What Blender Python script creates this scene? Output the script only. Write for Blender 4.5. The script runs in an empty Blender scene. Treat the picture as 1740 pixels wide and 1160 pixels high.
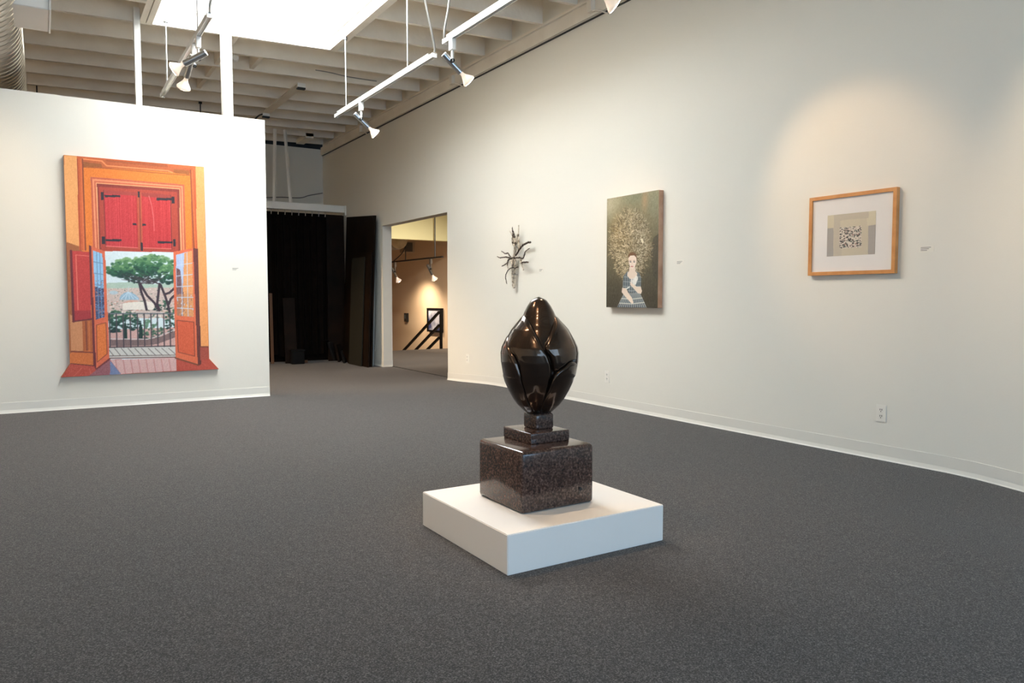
import bpy, bmesh, math, random
import numpy as np
from mathutils import Vector, Matrix

random.seed(7); rng = np.random.default_rng(7)
S = bpy.context.scene
COL = S.collection

# ------------------------------------------------------------------ camera
F_PX, W_PX, H_PX = 1277.0, 1740.0, 1160.0
YAW = math.atan(795/1277.0); PITCH = math.atan(74.5/1277.0); CAM_H = 1.07
cam_d = bpy.data.cameras.new('camera'); cam = bpy.data.objects.new('camera', cam_d); COL.objects.link(cam)
cam_d.sensor_width = 36.0; cam_d.lens = 36.0*F_PX/W_PX; cam_d.clip_start = 0.05
cam.location = (0, 0, CAM_H); cam.rotation_euler = (math.pi/2-PITCH, 0, -YAW)
S.camera = cam
fw = np.array([math.sin(YAW)*math.cos(PITCH), math.cos(YAW)*math.cos(PITCH), -math.sin(PITCH)])
rt = np.array([math.cos(YAW), -math.sin(YAW), 0.0]); up = np.cross(rt, fw); CP = np.array([0, 0, CAM_H])
def ray(x, y): return fw*F_PX + rt*(x-870) + up*(580-y)
def onz(x, y, z): d = ray(x, y); return CP + d*((z-CAM_H)/d[2])
def onx(x, y, X): d = ray(x, y); return CP + d*(X/d[0])
def ony(x, y, Y): d = ray(x, y); return CP + d*(Y/d[1])

# ------------------------------------------------------------------ look
vs = S.view_settings
vs.view_transform = 'Standard'; vs.look = 'None'; vs.gamma = 1.0; vs.use_curve_mapping = False
vs.exposure = 0.86
S.cycles.use_denoising = True
S.cycles.max_bounces = 10; S.cycles.diffuse_bounces = 6
S.cycles.sample_clamp_indirect = 6.0

# ------------------------------------------------------------------ world + daylight
world = bpy.data.worlds.new('sky'); S.world = world; world.use_nodes = True
world.node_tree.nodes['Background'].inputs[0].default_value = (0.55, 0.72, 1.0, 1)
world.node_tree.nodes['Background'].inputs[1].default_value = 0.6

def area_light(name, loc, rot, sx, sy, energy, color):
    d = bpy.data.lights.new(name, 'AREA'); d.shape = 'RECTANGLE'; d.size = sx; d.size_y = sy
    d.energy = energy; d.color = color
    o = bpy.data.objects.new(name, d); COL.objects.link(o); o.location = loc; o.rotation_euler = rot
    return o
# daylight of the street windows behind the camera (one per window opening of wall_front)
WINDOWS = [(-3.2, -0.55), (-0.25, 2.1), (2.4, 4.3)]
for a, b in WINDOWS:
    area_light('window_daylight', ((a+b)/2, -3.16, 1.75), (math.radians(90), 0, 0), b-a, 2.5, 20*(b-a), (0.42, 0.70, 1.0))
SKY_STRENGTH = 8.6

# ------------------------------------------------------------------ helpers
def lin(c):
    c = c/255.0
    return c/12.92 if c <= 0.04045 else ((c+0.055)/1.055)**2.4
def rgb(r, g, b): return (lin(r), lin(g), lin(b), 1.0)

def mat(name, color, rough=0.6, metal=0.0, noise=None, bump=None, spec=0.5, coat=0.0, emit=None):
    """noise=(scale, second colour, contrast lo, hi)   bump=(scale, strength)"""
    m = bpy.data.materials.new(name); m.use_nodes = True
    nt = m.node_tree; b = nt.nodes['Principled BSDF']
    b.inputs['Base Color'].default_value = color
    b.inputs['Roughness'].default_value = rough; b.inputs['Metallic'].default_value = metal
    b.inputs['Specular IOR Level'].default_value = spec; b.inputs['Coat Weight'].default_value = coat
    b.inputs['Coat Roughness'].default_value = 0.06
    if emit:
        b.inputs['Emission Color'].default_value = emit[0]; b.inputs['Emission Strength'].default_value = emit[1]
    if noise or bump:
        tc = nt.nodes.new('ShaderNodeTexCoord')
    if noise:
        n = nt.nodes.new('ShaderNodeTexNoise'); n.inputs['Scale'].default_value = noise[0]; n.inputs['Detail'].default_value = 6
        r = nt.nodes.new('ShaderNodeValToRGB'); r.color_ramp.elements[0].position = noise[2]; r.color_ramp.elements[1].position = noise[3]
        r.color_ramp.elements[0].color = color; r.color_ramp.elements[1].color = noise[1]
        nt.links.new(tc.outputs['Object'], n.inputs['Vector']); nt.links.new(n.outputs['Fac'], r.inputs['Fac'])
        nt.links.new(r.outputs['Color'], b.inputs['Base Color'])
    if bump:
        n2 = nt.nodes.new('ShaderNodeTexNoise'); n2.inputs['Scale'].default_value = bump[0]; n2.inputs['Detail'].default_value = 4
        bp = nt.nodes.new('ShaderNodeBump'); bp.inputs['Strength'].default_value = bump[1]; bp.inputs['Distance'].default_value = 0.01
        nt.links.new(tc.outputs['Object'], n2.inputs['Vector']); nt.links.new(n2.outputs['Fac'], bp.inputs['Height'])
        nt.links.new(bp.outputs['Normal'], b.inputs['Normal'])
    return m

def vcol_mat(name, rough=0.5):
    m = bpy.data.materials.new(name); m.use_nodes = True; nt = m.node_tree
    a = nt.nodes.new('ShaderNodeVertexColor'); a.layer_name = 'paint'
    nt.links.new(a.outputs['Color'], nt.nodes['Principled BSDF'].inputs['Base Color'])
    nt.nodes['Principled BSDF'].inputs['Roughness'].default_value = rough
    return m

def thin_glass(name):
    m = bpy.data.materials.new(name); m.use_nodes = True; nt = m.node_tree; nt.nodes.clear()
    o = nt.nodes.new('ShaderNodeOutputMaterial'); mx = nt.nodes.new('ShaderNodeMixShader')
    t = nt.nodes.new('ShaderNodeBsdfTransparent'); g = nt.nodes.new('ShaderNodeBsdfGlossy'); g.inputs['Roughness'].default_value = 0.02
    lw = nt.nodes.new('ShaderNodeLayerWeight'); pw = nt.nodes.new('ShaderNodeMath'); pw.operation = 'POWER'; pw.inputs[1].default_value = 5.0
    f = nt.nodes.new('ShaderNodeMath'); f.operation = 'MULTIPLY_ADD'; f.inputs[1].default_value = 0.9; f.inputs[2].default_value = 0.03
    nt.links.new(lw.outputs['Facing'], pw.inputs[0]); nt.links.new(pw.outputs[0], f.inputs[0])
    nt.links.new(f.outputs[0], mx.inputs[0]); nt.links.new(t.outputs[0], mx.inputs[1]); nt.links.new(g.outputs[0], mx.inputs[2])
    nt.links.new(mx.outputs[0], o.inputs['Surface'])
    return m

def nb(): return bmesh.new()
def bx(bm, x0, x1, y0, y1, z0, z1):
    v = [bm.verts.new(p) for p in ((x0,y0,z0),(x1,y0,z0),(x1,y1,z0),(x0,y1,z0),(x0,y0,z1),(x1,y0,z1),(x1,y1,z1),(x0,y1,z1))]
    for f in ((3,2,1,0),(4,5,6,7),(0,1,5,4),(1,2,6,5),(2,3,7,6),(3,0,4,7)): bm.faces.new([v[i] for i in f])
    return bm
def frame_of(d):
    d = Vector(d).normalized(); a = Vector((0,0,1)) if abs(d.z) < 0.9 else Vector((1,0,0))
    u = d.cross(a).normalized(); w = d.cross(u).normalized(); return u, w
def tube(bm, pts, radii, n=10, cap=True):
    pts = [Vector(p) for p in pts]
    if not hasattr(radii, '__len__'): radii = [radii]*len(pts)
    rings = []
    u = None
    for i, p in enumerate(pts):
        d = (pts[min(i+1, len(pts)-1)] - pts[max(i-1, 0)]).normalized()
        if u is None: u, w = frame_of(d)
        else:
            u = (u - d*u.dot(d)).normalized(); w = d.cross(u).normalized()
        rings.append([bm.verts.new(p + (u*math.cos(2*math.pi*k/n) + w*math.sin(2*math.pi*k/n))*radii[i]) for k in range(n)])
    for a, b in zip(rings[:-1], rings[1:]):
        for k in range(n): bm.faces.new((a[k], a[(k+1) % n], b[(k+1) % n], b[k]))
    if cap:
        bm.faces.new(rings[0][::-1]); bm.faces.new(rings[-1])
    return bm
def prism(bm, poly, axis, a0, a1):
    """extrude a 2-D polygon along axis ('x': poly=(y,z), 'y': poly=(x,z), 'z': poly=(x,y))"""
    def P(p, a): return {'x': (a, p[0], p[1]), 'y': (p[0], a, p[1]), 'z': (p[0], p[1], a)}[axis]
    A = [bm.verts.new(P(p, a0)) for p in poly]; B = [bm.verts.new(P(p, a1)) for p in poly]
    n = len(poly)
    bm.faces.new(A); bm.faces.new(B[::-1])
    for i in range(n): bm.faces.new((A[i], B[i], B[(i+1) % n], A[(i+1) % n]))
    return bm
def bez(p0, p1, p2, n=10):
    p0, p1, p2 = Vector(p0), Vector(p1), Vector(p2)
    return [(1-t)**2*p0 + 2*t*(1-t)*p1 + t*t*p2 for t in [i/n for i in range(n+1)]]
def smooth_path(pts, n=5):
    pts = [Vector(p) for p in pts]; out = []
    for i in range(len(pts)-1):
        p0, p1, p2, p3 = pts[max(i-1,0)], pts[i], pts[i+1], pts[min(i+2,len(pts)-1)]
        for k in range(n):
            t = k/n
            out.append(0.5*((2*p1)+(p2-p0)*t+(2*p0-5*p1+4*p2-p3)*t*t+(3*p1-p0-3*p2+p3)*t**3))
    return out+[pts[-1]]

ORIG = {}
def finish(name, me, m, parent, smooth):
    if isinstance(m, (list, tuple)):
        for q in m: me.materials.append(q)
    elif m is not None: me.materials.append(m)
    if smooth:
        me.polygons.foreach_set('use_smooth', [True]*len(me.polygons))
        try: me.set_sharp_from_angle(angle=math.radians(smooth if smooth is not True else 40))
        except Exception: pass
    n = len(me.vertices); co = np.empty(n*3, np.float32); me.vertices.foreach_get('co', co); co = co.reshape(-1, 3)
    if parent is not None: org = np.array(ORIG[parent.name])
    else:
        lo, hi = co.min(0), co.max(0); org = np.array([(lo[0]+hi[0])/2, (lo[1]+hi[1])/2, lo[2]], np.float64)
    me.vertices.foreach_set('co', (co-org).astype(np.float32).ravel()); me.update()
    o = bpy.data.objects.new(name, me); COL.objects.link(o)
    if parent is not None: o.parent = parent; ORIG[o.name] = tuple(org)
    else: o.location = org; ORIG[o.name] = tuple(org)
    return o
def obj(name, bm, m, parent=None, smooth=False):
    bmesh.ops.recalc_face_normals(bm, faces=bm.faces[:])
    me = bpy.data.meshes.new(name); bm.to_mesh(me); bm.free()
    return finish(name, me, m, parent, smooth)
def thing(name, label, cat, loc, group=None):
    o = bpy.data.objects.new(name, None); COL.objects.link(o); o.location = loc; o.empty_display_size = 0.1
    ORIG[o.name] = tuple(loc); return tag(o, label, cat, group)
def tag(o, label, cat, group=None):
    o['label'] = label; o['category'] = cat
    if group: o['group'] = group
    return o
def struct(name, bm, m, label=None, smooth=False):
    o = obj(name, bm, m, None, smooth); o['kind'] = 'structure'
    if label: o['label'] = label
    return o
def ss(t): t = max(0.0, min(1.0, t)); return t*t*(3-2*t)

# ------------------------------------------------------------------ materials
M = {}
M['wall'] = mat('gallery_white_paint', rgb(231,225,212), 0.75, bump=(90, 0.05))
M['wall2'] = mat('beige_paint', rgb(222,196,164), 0.75, bump=(60, 0.05))
M['header'] = mat('pale_yellow_paint', rgb(226,219,170), 0.7)
M['base'] = mat('vinyl_base', rgb(228,222,210), 0.45)
M['ceil'] = mat('old_white_timber', rgb(241,231,215), 0.7, noise=(2.2, rgb(226,214,197), 0.35, 0.75), bump=(25, 0.25))
M['carpet'] = mat('grey_carpet', rgb(92,88,86), 0.95, spec=0.1)
M['white'] = mat('white_paint', rgb(238,234,226), 0.5)
M['plinth'] = mat('plinth_white', rgb(236,230,222), 0.45, bump=(40, 0.03))
M['alu'] = mat('brushed_aluminium', rgb(205,205,205), 0.28, 1.0)
M['steel'] = mat('grey_steel', rgb(150,150,150), 0.35, 0.9)
M['trackalu'] = mat('satin_track_aluminium', rgb(228,226,220), 0.35, 0.35)
M['dark'] = mat('black_plastic', rgb(22,22,22), 0.45)
M['galv'] = mat('galvanised_duct', rgb(205,200,190), 0.32, 1.0, noise=(6, rgb(178,170,158), 0.4, 0.7))
M['black'] = mat('black_rail_paint', rgb(12,11,10), 0.5, spec=0.15)
M['curtain'] = mat('dark_brown_felt', rgb(22,14,9), 0.9, noise=(5, rgb(12,8,5), 0.4, 0.7), spec=0.1)
M['board'] = mat('dark_hardboard', rgb(32,18,8), 0.6, noise=(2.5, rgb(12,7,3), 0.35, 0.65), spec=0.12)
M['board2'] = mat('brown_board_edge', rgb(92,58,28), 0.6)
M['paleboard'] = mat('pale_foam_board', rgb(170,178,180), 0.6)
M['oak'] = mat('honey_oak', rgb(214,150,88), 0.45, noise=(14, rgb(196,128,66), 0.35, 0.7))
M['mat'] = mat('white_mat_board', rgb(238,232,226), 0.8)
M['glass'] = thin_glass('picture_glass')
M['label'] = mat('label_card', rgb(234,227,213), 0.6)
M['ink'] = mat('label_ink', rgb(120,115,108), 0.7)
M['slot'] = mat('outlet_slot', rgb(70,62,52), 0.7)
M['plate'] = mat('outlet_plate', rgb(236,230,218), 0.35)
M['cable'] = mat('grey_conduit', rgb(130,126,120), 0.45, 0.4)
M['bulbglass'] = mat('bulb_reflector', rgb(235,215,195), 0.2, 0.3, emit=((1.0, 0.82, 0.66, 1), 0.30))
M['lens'] = mat('bulb_lens', (1,1,1,1), 0.3, emit=((1.0, 0.86, 0.68, 1), 14.0))
M['threshold'] = mat('dark_threshold_strip', rgb(52,48,45), 0.6)
M['pane'] = mat('skylight_diffuser', (1,1,1,1), 0.5, emit=((0.87, 0.94, 1.0, 1), SKY_STRENGTH))

def carpet_nodes():
    nt = M['carpet'].node_tree; b = nt.nodes['Principled BSDF']
    tc = nt.nodes.new('ShaderNodeTexCoord')
    v = nt.nodes.new('ShaderNodeTexNoise'); v.inputs['Scale'].default_value = 400; v.inputs['Detail'].default_value = 5; v.inputs['Roughness'].default_value = 0.75
    n = nt.nodes.new('ShaderNodeTexNoise'); n.inputs['Scale'].default_value = 210; n.inputs['Detail'].default_value = 3
    mx = nt.nodes.new('ShaderNodeMath'); mx.operation = 'ADD'
    hf = nt.nodes.new('ShaderNodeMath'); hf.operation = 'MULTIPLY'; hf.inputs[1].default_value = 0.5
    r = nt.nodes.new('ShaderNodeValToRGB'); e = r.color_ramp.elements
    e[0].position = 0.34; e[0].color = rgb(22,20,19); e[1].position = 0.66; e[1].color = rgb(136,129,124)
    q = r.color_ramp.elements.new(0.50); q.color = rgb(64,60,57)
    b.inputs['Sheen Weight'].default_value = 0.22; b.inputs['Sheen Roughness'].default_value = 0.45; b.inputs['Sheen Tint'].default_value = rgb(225,220,215)
    for a in (v, n): nt.links.new(tc.outputs['Object'], a.inputs['Vector'])
    nt.links.new(v.outputs['Fac'], mx.inputs[0]); nt.links.new(n.outputs['Fac'], mx.inputs[1])
    nt.links.new(mx.outputs[0], hf.inputs[0]); nt.links.new(hf.outputs[0], r.inputs['Fac'])
    nt.links.new(r.outputs['Color'], b.inputs['Base Color'])
    bp = nt.nodes.new('ShaderNodeBump'); bp.inputs['Strength'].default_value = 0.4; bp.inputs['Distance'].default_value = 0.004
    nt.links.new(hf.outputs[0], bp.inputs['Height']); nt.links.new(bp.outputs['Normal'], b.inputs['Normal'])
carpet_nodes()

# ------------------------------------------------------------------ room dimensions
XW = 4.675; WT = 0.155                  # right wall face, thickness
XL, Y0, Y1 = -4.0, -3.0, 14.45          # left wall, front (window) wall, back wall
YP, PZ, PX1 = 8.336, 2.965, 2.07        # partition
OY0, OY1, OZ = 9.17, 11.46, 2.225       # opening in the right wall
DIP = -0.055
def fz(x, y):
    z = DIP*ss((y-7.7)/1.65)*ss((x-2.2)/1.4)
    z += -0.05*ss((2.45-y)/0.85)*ss((x-3.2)/1.4)
    return z
def jz(x): return 3.985 + 0.0316*(x-4.6)     # joist underside, roof falls to the left
JD = 0.27                                     # joist depth

# ------------------------------------------------------------------ floor
bm = nb(); xs = np.linspace(XL, XW+WT, 50); ys = np.linspace(Y0, Y1, 110)
g = [[bm.verts.new((x, y, fz(x, y))) for x in xs] for y in ys]
for j in range(len(ys)-1):
    for i in range(len(xs)-1): bm.faces.new((g[j][i], g[j][i+1], g[j+1][i+1], g[j+1][i]))
fl = struct('floor', bm, M['carpet'], 'grey speckled loop carpet of the main gallery', True)
bm = bx(nb(), XW+WT, 8.0, 7.5, 14.85, DIP-0.25, DIP+0.004)
struct('floor_landing', bm, M['carpet'], 'grey carpet landing beyond the wall opening')
struct('floor_lower', bx(nb(), XW+WT, 8.0, 14.85, 21.0, -1.75, -1.7), M['carpet'], 'carpet at the foot of the stairs')
bm = bx(nb(), XW+WT-0.012, XW+WT+0.012, OY0, OY1, DIP-0.002, DIP+0.007)
struct('trim_1', bm, M['threshold'], 'thin dark threshold strip across the wall opening')

# ------------------------------------------------------------------ walls
ROOFZ = lambda x: jz(x)+JD
bm = nb(); zt = 4.45
bx(bm, XW, XW+WT, Y0, OY0, -0.2, zt); bx(bm, XW, XW+WT, OY1, Y1, -0.2, zt); bx(bm, XW, XW+WT, OY0, OY1, OZ, zt)
struct('wall_right', bm, M['wall'], 'long off-white gallery wall with a doorless opening')
struct('wall_back', bx(nb(), XL, XW+WT, Y1, Y1+0.12, -0.2, 3.925), M['wall'], 'dim off-white wall behind the curtained store')
struct('wall_gap_shade', bx(nb(), XL, XW+WT, Y1+0.10, Y1+0.2, 3.80, 4.45), M['dark'], 'dark panel standing in for the shade above the back wall')  # dark panel put in as the shade of the gap
struct('wall_left', bx(nb(), XL-0.12, XL, Y0, Y1, -0.2, zt), M['wall'], 'off-white side wall outside the view')
bm = nb(); edges = [XL] + [v for w in WINDOWS for v in w] + [XW]
for k in range(0, len(edges), 2): bx(bm, edges[k], edges[k+1], Y0-0.12, Y0, -0.2, zt)
for a, b in WINDOWS: bx(bm, a, b, Y0-0.12, Y0, -0.2, 0.45); bx(bm, a, b, Y0-0.12, Y0, 3.05, zt)
struct('wall_front', bm, M['wall'], 'street wall with three tall windows behind the viewer')
for k, (a, b) in enumerate(WINDOWS):
    bm = nb(); t = 0.05
    bx(bm, a, a+t, Y0-0.1, Y0-0.03, 0.45, 3.05); bx(bm, b-t, b, Y0-0.1, Y0-0.03, 0.45, 3.05)
    bx(bm, a+t, b-t, Y0-0.1, Y0-0.03, 0.45, 0.5); bx(bm, a+t, b-t, Y0-0.1, Y0-0.03, 3.0, 3.05)
    bx(bm, (a+b)/2-0.025, (a+b)/2+0.025, Y0-0.1, Y0-0.03, 0.5, 3.0)
    w = struct('window_%d' % (k+2), bm, M['dark'], 'dark framed street window')
    obj('window_pane', bx(nb(), a+t, b-t, Y0-0.068, Y0-0.062, 0.5, 3.0), M['glass'], w)

# partition
struct('wall_partition', bx(nb(), -3.2, PX1, YP, YP+0.13, -0.02, PZ), M['wall'], 'freestanding white partition wall that stops below the joists')
for (a, b, zt2) in ((0.856, 0.912, 3.98), (1.692, 1.794, 4.06)):
    p = obj('partition_post', bx(nb(), a, b, YP+0.215, YP+0.308, 0.0, zt2), M['white'])
    tag(p, ('slim' if a < 1 else 'wide')+' white post rising behind the partition to the joists', 'post')

# baseboards
def baseboard(name, pts, nrm, label, h=0.1):
    """pts along the wall foot; nrm = direction into the room"""
    bm = nb(); n = Vector(nrm); prof = [(0.0, h), (0.004, h), (0.005, 0.03), (0.011, 0.008), (0.016, 0.0), (0.0, -0.03)]
    rings = [[bm.verts.new((x+n.x*d, y+n.y*d, z+hh)) for d, hh in prof] for x, y, z in pts]
    m = len(prof)
    for a, b in zip(rings[:-1], rings[1:]):
        for k in range(m): bm.faces.new((a[k], a[(k+1) % m], b[(k+1) % m], b[k]))
    bm.faces.new(rings[0]); bm.faces.new(rings[-1][::-1])
    return struct(name, bm, M['base'], label)
baseboard('baseboard_right', [(XW, y, fz(XW, y)) for y in np.linspace(OY0, Y0, 70)], (-1,0,0), 'cream cove base along the long gallery wall')
baseboard('baseboard_far', [(XW, y, fz(XW, y)) for y in np.linspace(Y1, OY1-0.004, 6)], (-1,0,0), 'cream cove base beside the curtained store')
baseboard('baseboard_jamb', [(XW-0.005, OY1, DIP), (XW+WT, OY1, DIP)], (0,-1,0), 'cream cove base on the opening jamb')
baseboard('baseboard_partition', [(-3.2, YP, 0), (PX1, YP, 0)], (0,-1,0), 'cream cove base along the partition')

# ------------------------------------------------------------------ ceiling
SX0, SX1, SY0, SY1 = 1.036, 2.905, 4.90, 8.66          # skylight opening
bm = nb()
def deck(x0, x1, y0, y1):
    P = [(x0, ROOFZ(x0)), (x1, ROOFZ(x1)), (x1, ROOFZ(x1)+0.04), (x0, ROOFZ(x0)+0.04)]
    prism(bm, P, 'y', y0, y1)
deck(XL, SX0, Y0, Y1); deck(SX1, XW, Y0, Y1); deck(SX0, SX1, Y0, SY0); deck(SX0, SX1, SY1, Y1)
ceiling = struct('ceiling', bm, M['ceil'], 'old white painted roof deck on open timber joists')
JT = 0.045
def joist_at(y, x0, x1, name='joist'):
    P = [(x0, jz(x0)), (x1, jz(x1)), (x1, ROOFZ(x1)), (x0, ROOFZ(x0))]
    return obj(name, prism(nb(), P, 'y', y, y+JT), M['ceil'], ceiling)
jy = [6.795+0.6185*k for k in range(-15, 13)]
TR_L, TR_R = 0.916, 2.99                       # trimmers beside the skylight
for y in jy:
    if y > Y1-0.05 or y < Y0+0.1: continue
    if SY0 < y < SY1-0.1:
        joist_at(y, XL, TR_L); joist_at(y, TR_R, 4.615)
    else: joist_at(y, XL, 4.615)
yh = min(jy, key=lambda v: abs(v-8.65))
for a, b in ((TR_L, TR_L+0.055), (TR_L+0.065, SX0), (SX1, TR_R)):
    P = [(a, jz(a)), (b, jz(b)), (b, ROOFZ(b)), (a, ROOFZ(a))]
    obj('trimmer', prism(nb(), P, 'y', SY0-0.13, yh), M['ceil'], ceiling)
# solid blocking between joists
for px, k0 in ((374, 8.65), (343, 9.27), (345, 9.89), (318, 10.5), (405, 9.27)):
    yb = min(jy, key=lambda v: abs(v-k0)); xb = onz(px, 100, 3.9)[0]*0 + (1.86 if px != 405 else 2.28)
    obj('blocking', bx(nb(), xb, xb+0.05, yb+JT, yb+0.6185, jz(xb)+0.02, ROOFZ(xb)), M['ceil'], ceiling)
yb = min(jy, key=lambda v: abs(v-13.6)); obj('blocking', bx(nb(), 4.1, 4.24, yb, yb+0.62, jz(4.1)-0.03, jz(4.1)+0.06), M['ceil'], ceiling)

# skylight: white curb, deepened and lengthened to shape its light, and a bright diffuser
bm = nb(); zk, zp = 4.06, 4.62
bx(bm, SX0-0.03, SX1+0.03, SY1-0.02, SY1+0.02, zk, zp+0.03); bx(bm, SX0-0.03, SX1+0.03, SY0-0.02, SY0+0.02, zk, zp+0.03)
bx(bm, SX0-0.03, SX0+0.012, SY0+0.02, SY1-0.02, zk, zp+0.03); bx(bm, SX1-0.012, SX1+0.03, SY0+0.02, SY1-0.02, zk, zp+0.03)
sk = struct('window_1', bm, M['white'], 'large overexposed white skylight set between the joists')
obj('skylight_pane', bx(nb(), SX0, SX1, SY0, SY1-0.02, zp-0.02, zp), M['pane'], sk)

# ledger along the right wall
bm = nb(); bx(bm, XW-0.045, XW, Y0, Y1-0.02, 3.815, 3.955); bx(bm, XW-0.02, XW, Y0, Y1-0.02, 3.808, 3.815)
lg = struct('trim_2', bm, M['ceil'], 'painted timber ledger carrying the joist ends')
bm = nb(); bx(bm, XW-0.075, XW, Y0, Y1-0.3, 3.955, 3.982)
obj('ledger_cap', bm, M['ceil'], lg)
obj('shadow_gap_strip', bx(nb(), XW-0.024, XW-0.0005, Y0, Y1-0.02, 3.800, 3.808), M['threshold'], lg)
for (px, py, what) in ((1004, 10, 'above the girl portrait'), (768, 130, 'behind the black-knuckled spotlight'), (612, 217, 'behind the spotlight for the branch relief')):
    q = onx(px, py, XW-0.07); yb = q[1]
    t = thing('conduit_bracket', 'white cable bracket with curved strap on the ledger '+what, 'bracket', (XW-0.07, yb, 3.86), 'cable brackets along the ledger')
    obj('box', bx(nb(), XW-0.095, XW-0.046, yb-0.035, yb+0.035, 3.84, 3.95), M['ceil'], t)
    obj('strap', tube(nb(), bez((XW-0.07, yb-0.03, 3.845), (XW-0.06, yb-0.13, 3.83), (XW-0.008, yb-0.19, 3.775), 8), 0.008, 8), M['ceil'], t, True)

# ------------------------------------------------------------------ room beyond the opening
struct('wall_stair', bx(nb(), 8.0, 8.12, 7.5, 21.0, -1.75, 3.3), M['wall2'], 'warm beige wall of the stairwell beyond the opening')
struct('wall_header', bx(nb(), XW+WT, 8.0, 14.55, 14.7, 2.285, 3.3), M['header'], 'pale yellow dropped header over the stair edge')
struct('wall_stair_end', bx(nb(), XW+WT, 8.0, 21.0, 21.1, -1.75, 3.3), M['wall2'], 'far end wall of the stairwell')
struct('wall_stair_side', bx(nb(), XW, XW+WT, Y1+0.12, 21.0, -1.75, 3.3), M['wall2'], 'side wall of the stairwell')
struct('wall_landing_end', bx(nb(), XW+WT, 8.0, 7.4, 7.5, -0.25, 3.3), M['wall2'], 'near end wall of the landing room')
struct('ceiling_landing', bx(nb(), XW+WT, 8.0, 7.5, 21.0, 3.3, 3.38), M['ceil'], 'low white ceiling over the stairwell')
# stairs going down away from the landing
n_st = 9
for k in range(n_st):
    bm = bx(nb(), 5.6, 7.55, 14.85+0.28*k, 14.85+0.28*(k+1), DIP-0.18*(k+1)-0.05, DIP-0.18*(k+1))
    o = obj('stair_step', bm, M['carpet'], bpy.data.objects['floor_landing'])

# stair rail
XR, YR = 7.38, 14.80
t = thing('stair_railing', 'black steel stair railing with three sloping bars', 'railing', (XR, YR, DIP))
obj('post', bx(nb(), XR-0.025, XR+0.025, YR-0.025, YR+0.025, DIP, 0.775), M['black'], t)
for zt_ in (0.775, 0.485, 0.215):
    P = [(YR, zt_), (YR+0.10, zt_), (YR+0.10+2.6, zt_-1.29), (YR+0.10+2.6, zt_-1.35), (YR+0.085, zt_-0.05), (YR, zt_-0.05)]
    obj('handrail', prism(nb(), P, 'x', XR-0.02, XR+0.02), M['black'], t)

# framed photograph and thermostat on the stair wall
a = onx(727, 523, 7.96); b = onx(751, 565, 7.96)
ya, yb_ = max(a[1], b[1]), min(a[1], b[1]); za, zb_ = a[2], b[2]
t = thing('framed_photograph', 'black framed photograph with blue and white shapes on beige stair wall', 'picture', (7.96, (ya+yb_)/2, zb_))
bm = nb(); fwid = 0.045
for q in ((yb_, yb_+fwid, zb_, za), (ya-fwid, ya, zb_, za), (yb_+fwid, ya-fwid, zb_, zb_+fwid), (yb_+fwid, ya-fwid, za-fwid, za)): bx(bm, 7.93, 8.0, *q)
obj('frame', bm, M['black'], t)
pm = mat('blue_white_photo', rgb(190,192,206), 0.6, noise=(2.6, rgb(52,58,96), 0.42, 0.56)); 
obj('photo', bx(nb(), 7.955, 7.985, yb_+fwid, ya-fwid, zb_+fwid, za-fwid), pm, t)
q = onx(691, 539, 7.98)
t = thing('wall_box', 'small black wall box on beige stair wall', 'box', (7.98, q[1], q[2]-0.1))
obj('case', bx(nb(), 7.94, 8.0, q[1]-0.08, q[1]+0.08, q[2]-0.11, q[2]+0.11), M['dark'], t)
obj('face', bx(nb(), 7.932, 7.94, q[1]-0.03, q[1]+0.03, q[2]-0.03, q[2]+0.07), mat('grey_face', rgb(90,95,95), 0.4), t)

# duct and loudspeaker seen past the header
p0 = onx(667, 409, 6.6)
sd = thing('stair_duct', 'ribbed silver air duct under the stairwell ceiling', 'duct', (6.6, 17.5, p0[2]-0.2))
yy = np.arange(p0[1]-0.35, 20.5, 0.07)
obj('pipe', tube(nb(), [(6.6, y, p0[2]) for y in yy], [0.2+0.008*(i % 2) for i in range(len(yy))], 20), M['galv'], sd, 60)
for y in (p0[1]+0.6, 19.6): obj('hanger', tube(nb(), [(6.6, y, p0[2]+0.15), (6.6, y, 3.3)], 0.01, 6), M['steel'], sd)
p = onx(696, 420, 7.35)
t = thing('loudspeaker', 'grey box loudspeaker hung near the stairwell duct', 'speaker', (p[0], p[1], p[2]-0.1))
bm = bx(nb(), p[0]-0.12, p[0]+0.14, p[1], p[1]+0.3, p[2]-0.12, p[2]+0.13); obj('cabinet', bm, mat('tan_cabinet', rgb(150,128,104), 0.6), t)
obj('grille', bx(nb(), p[0]-0.10, p[0]+0.07, p[1]-0.012, p[1], p[2]-0.10, p[2]+0.11), mat('dark_grille', rgb(70,64,58), 0.7), t)
obj('bracket', tube(nb(), [(p[0], p[1]+0.15, p[2]+0.12), (p[0], p[1]+0.15, 3.3)], 0.012, 8), M['steel'], t)

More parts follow.
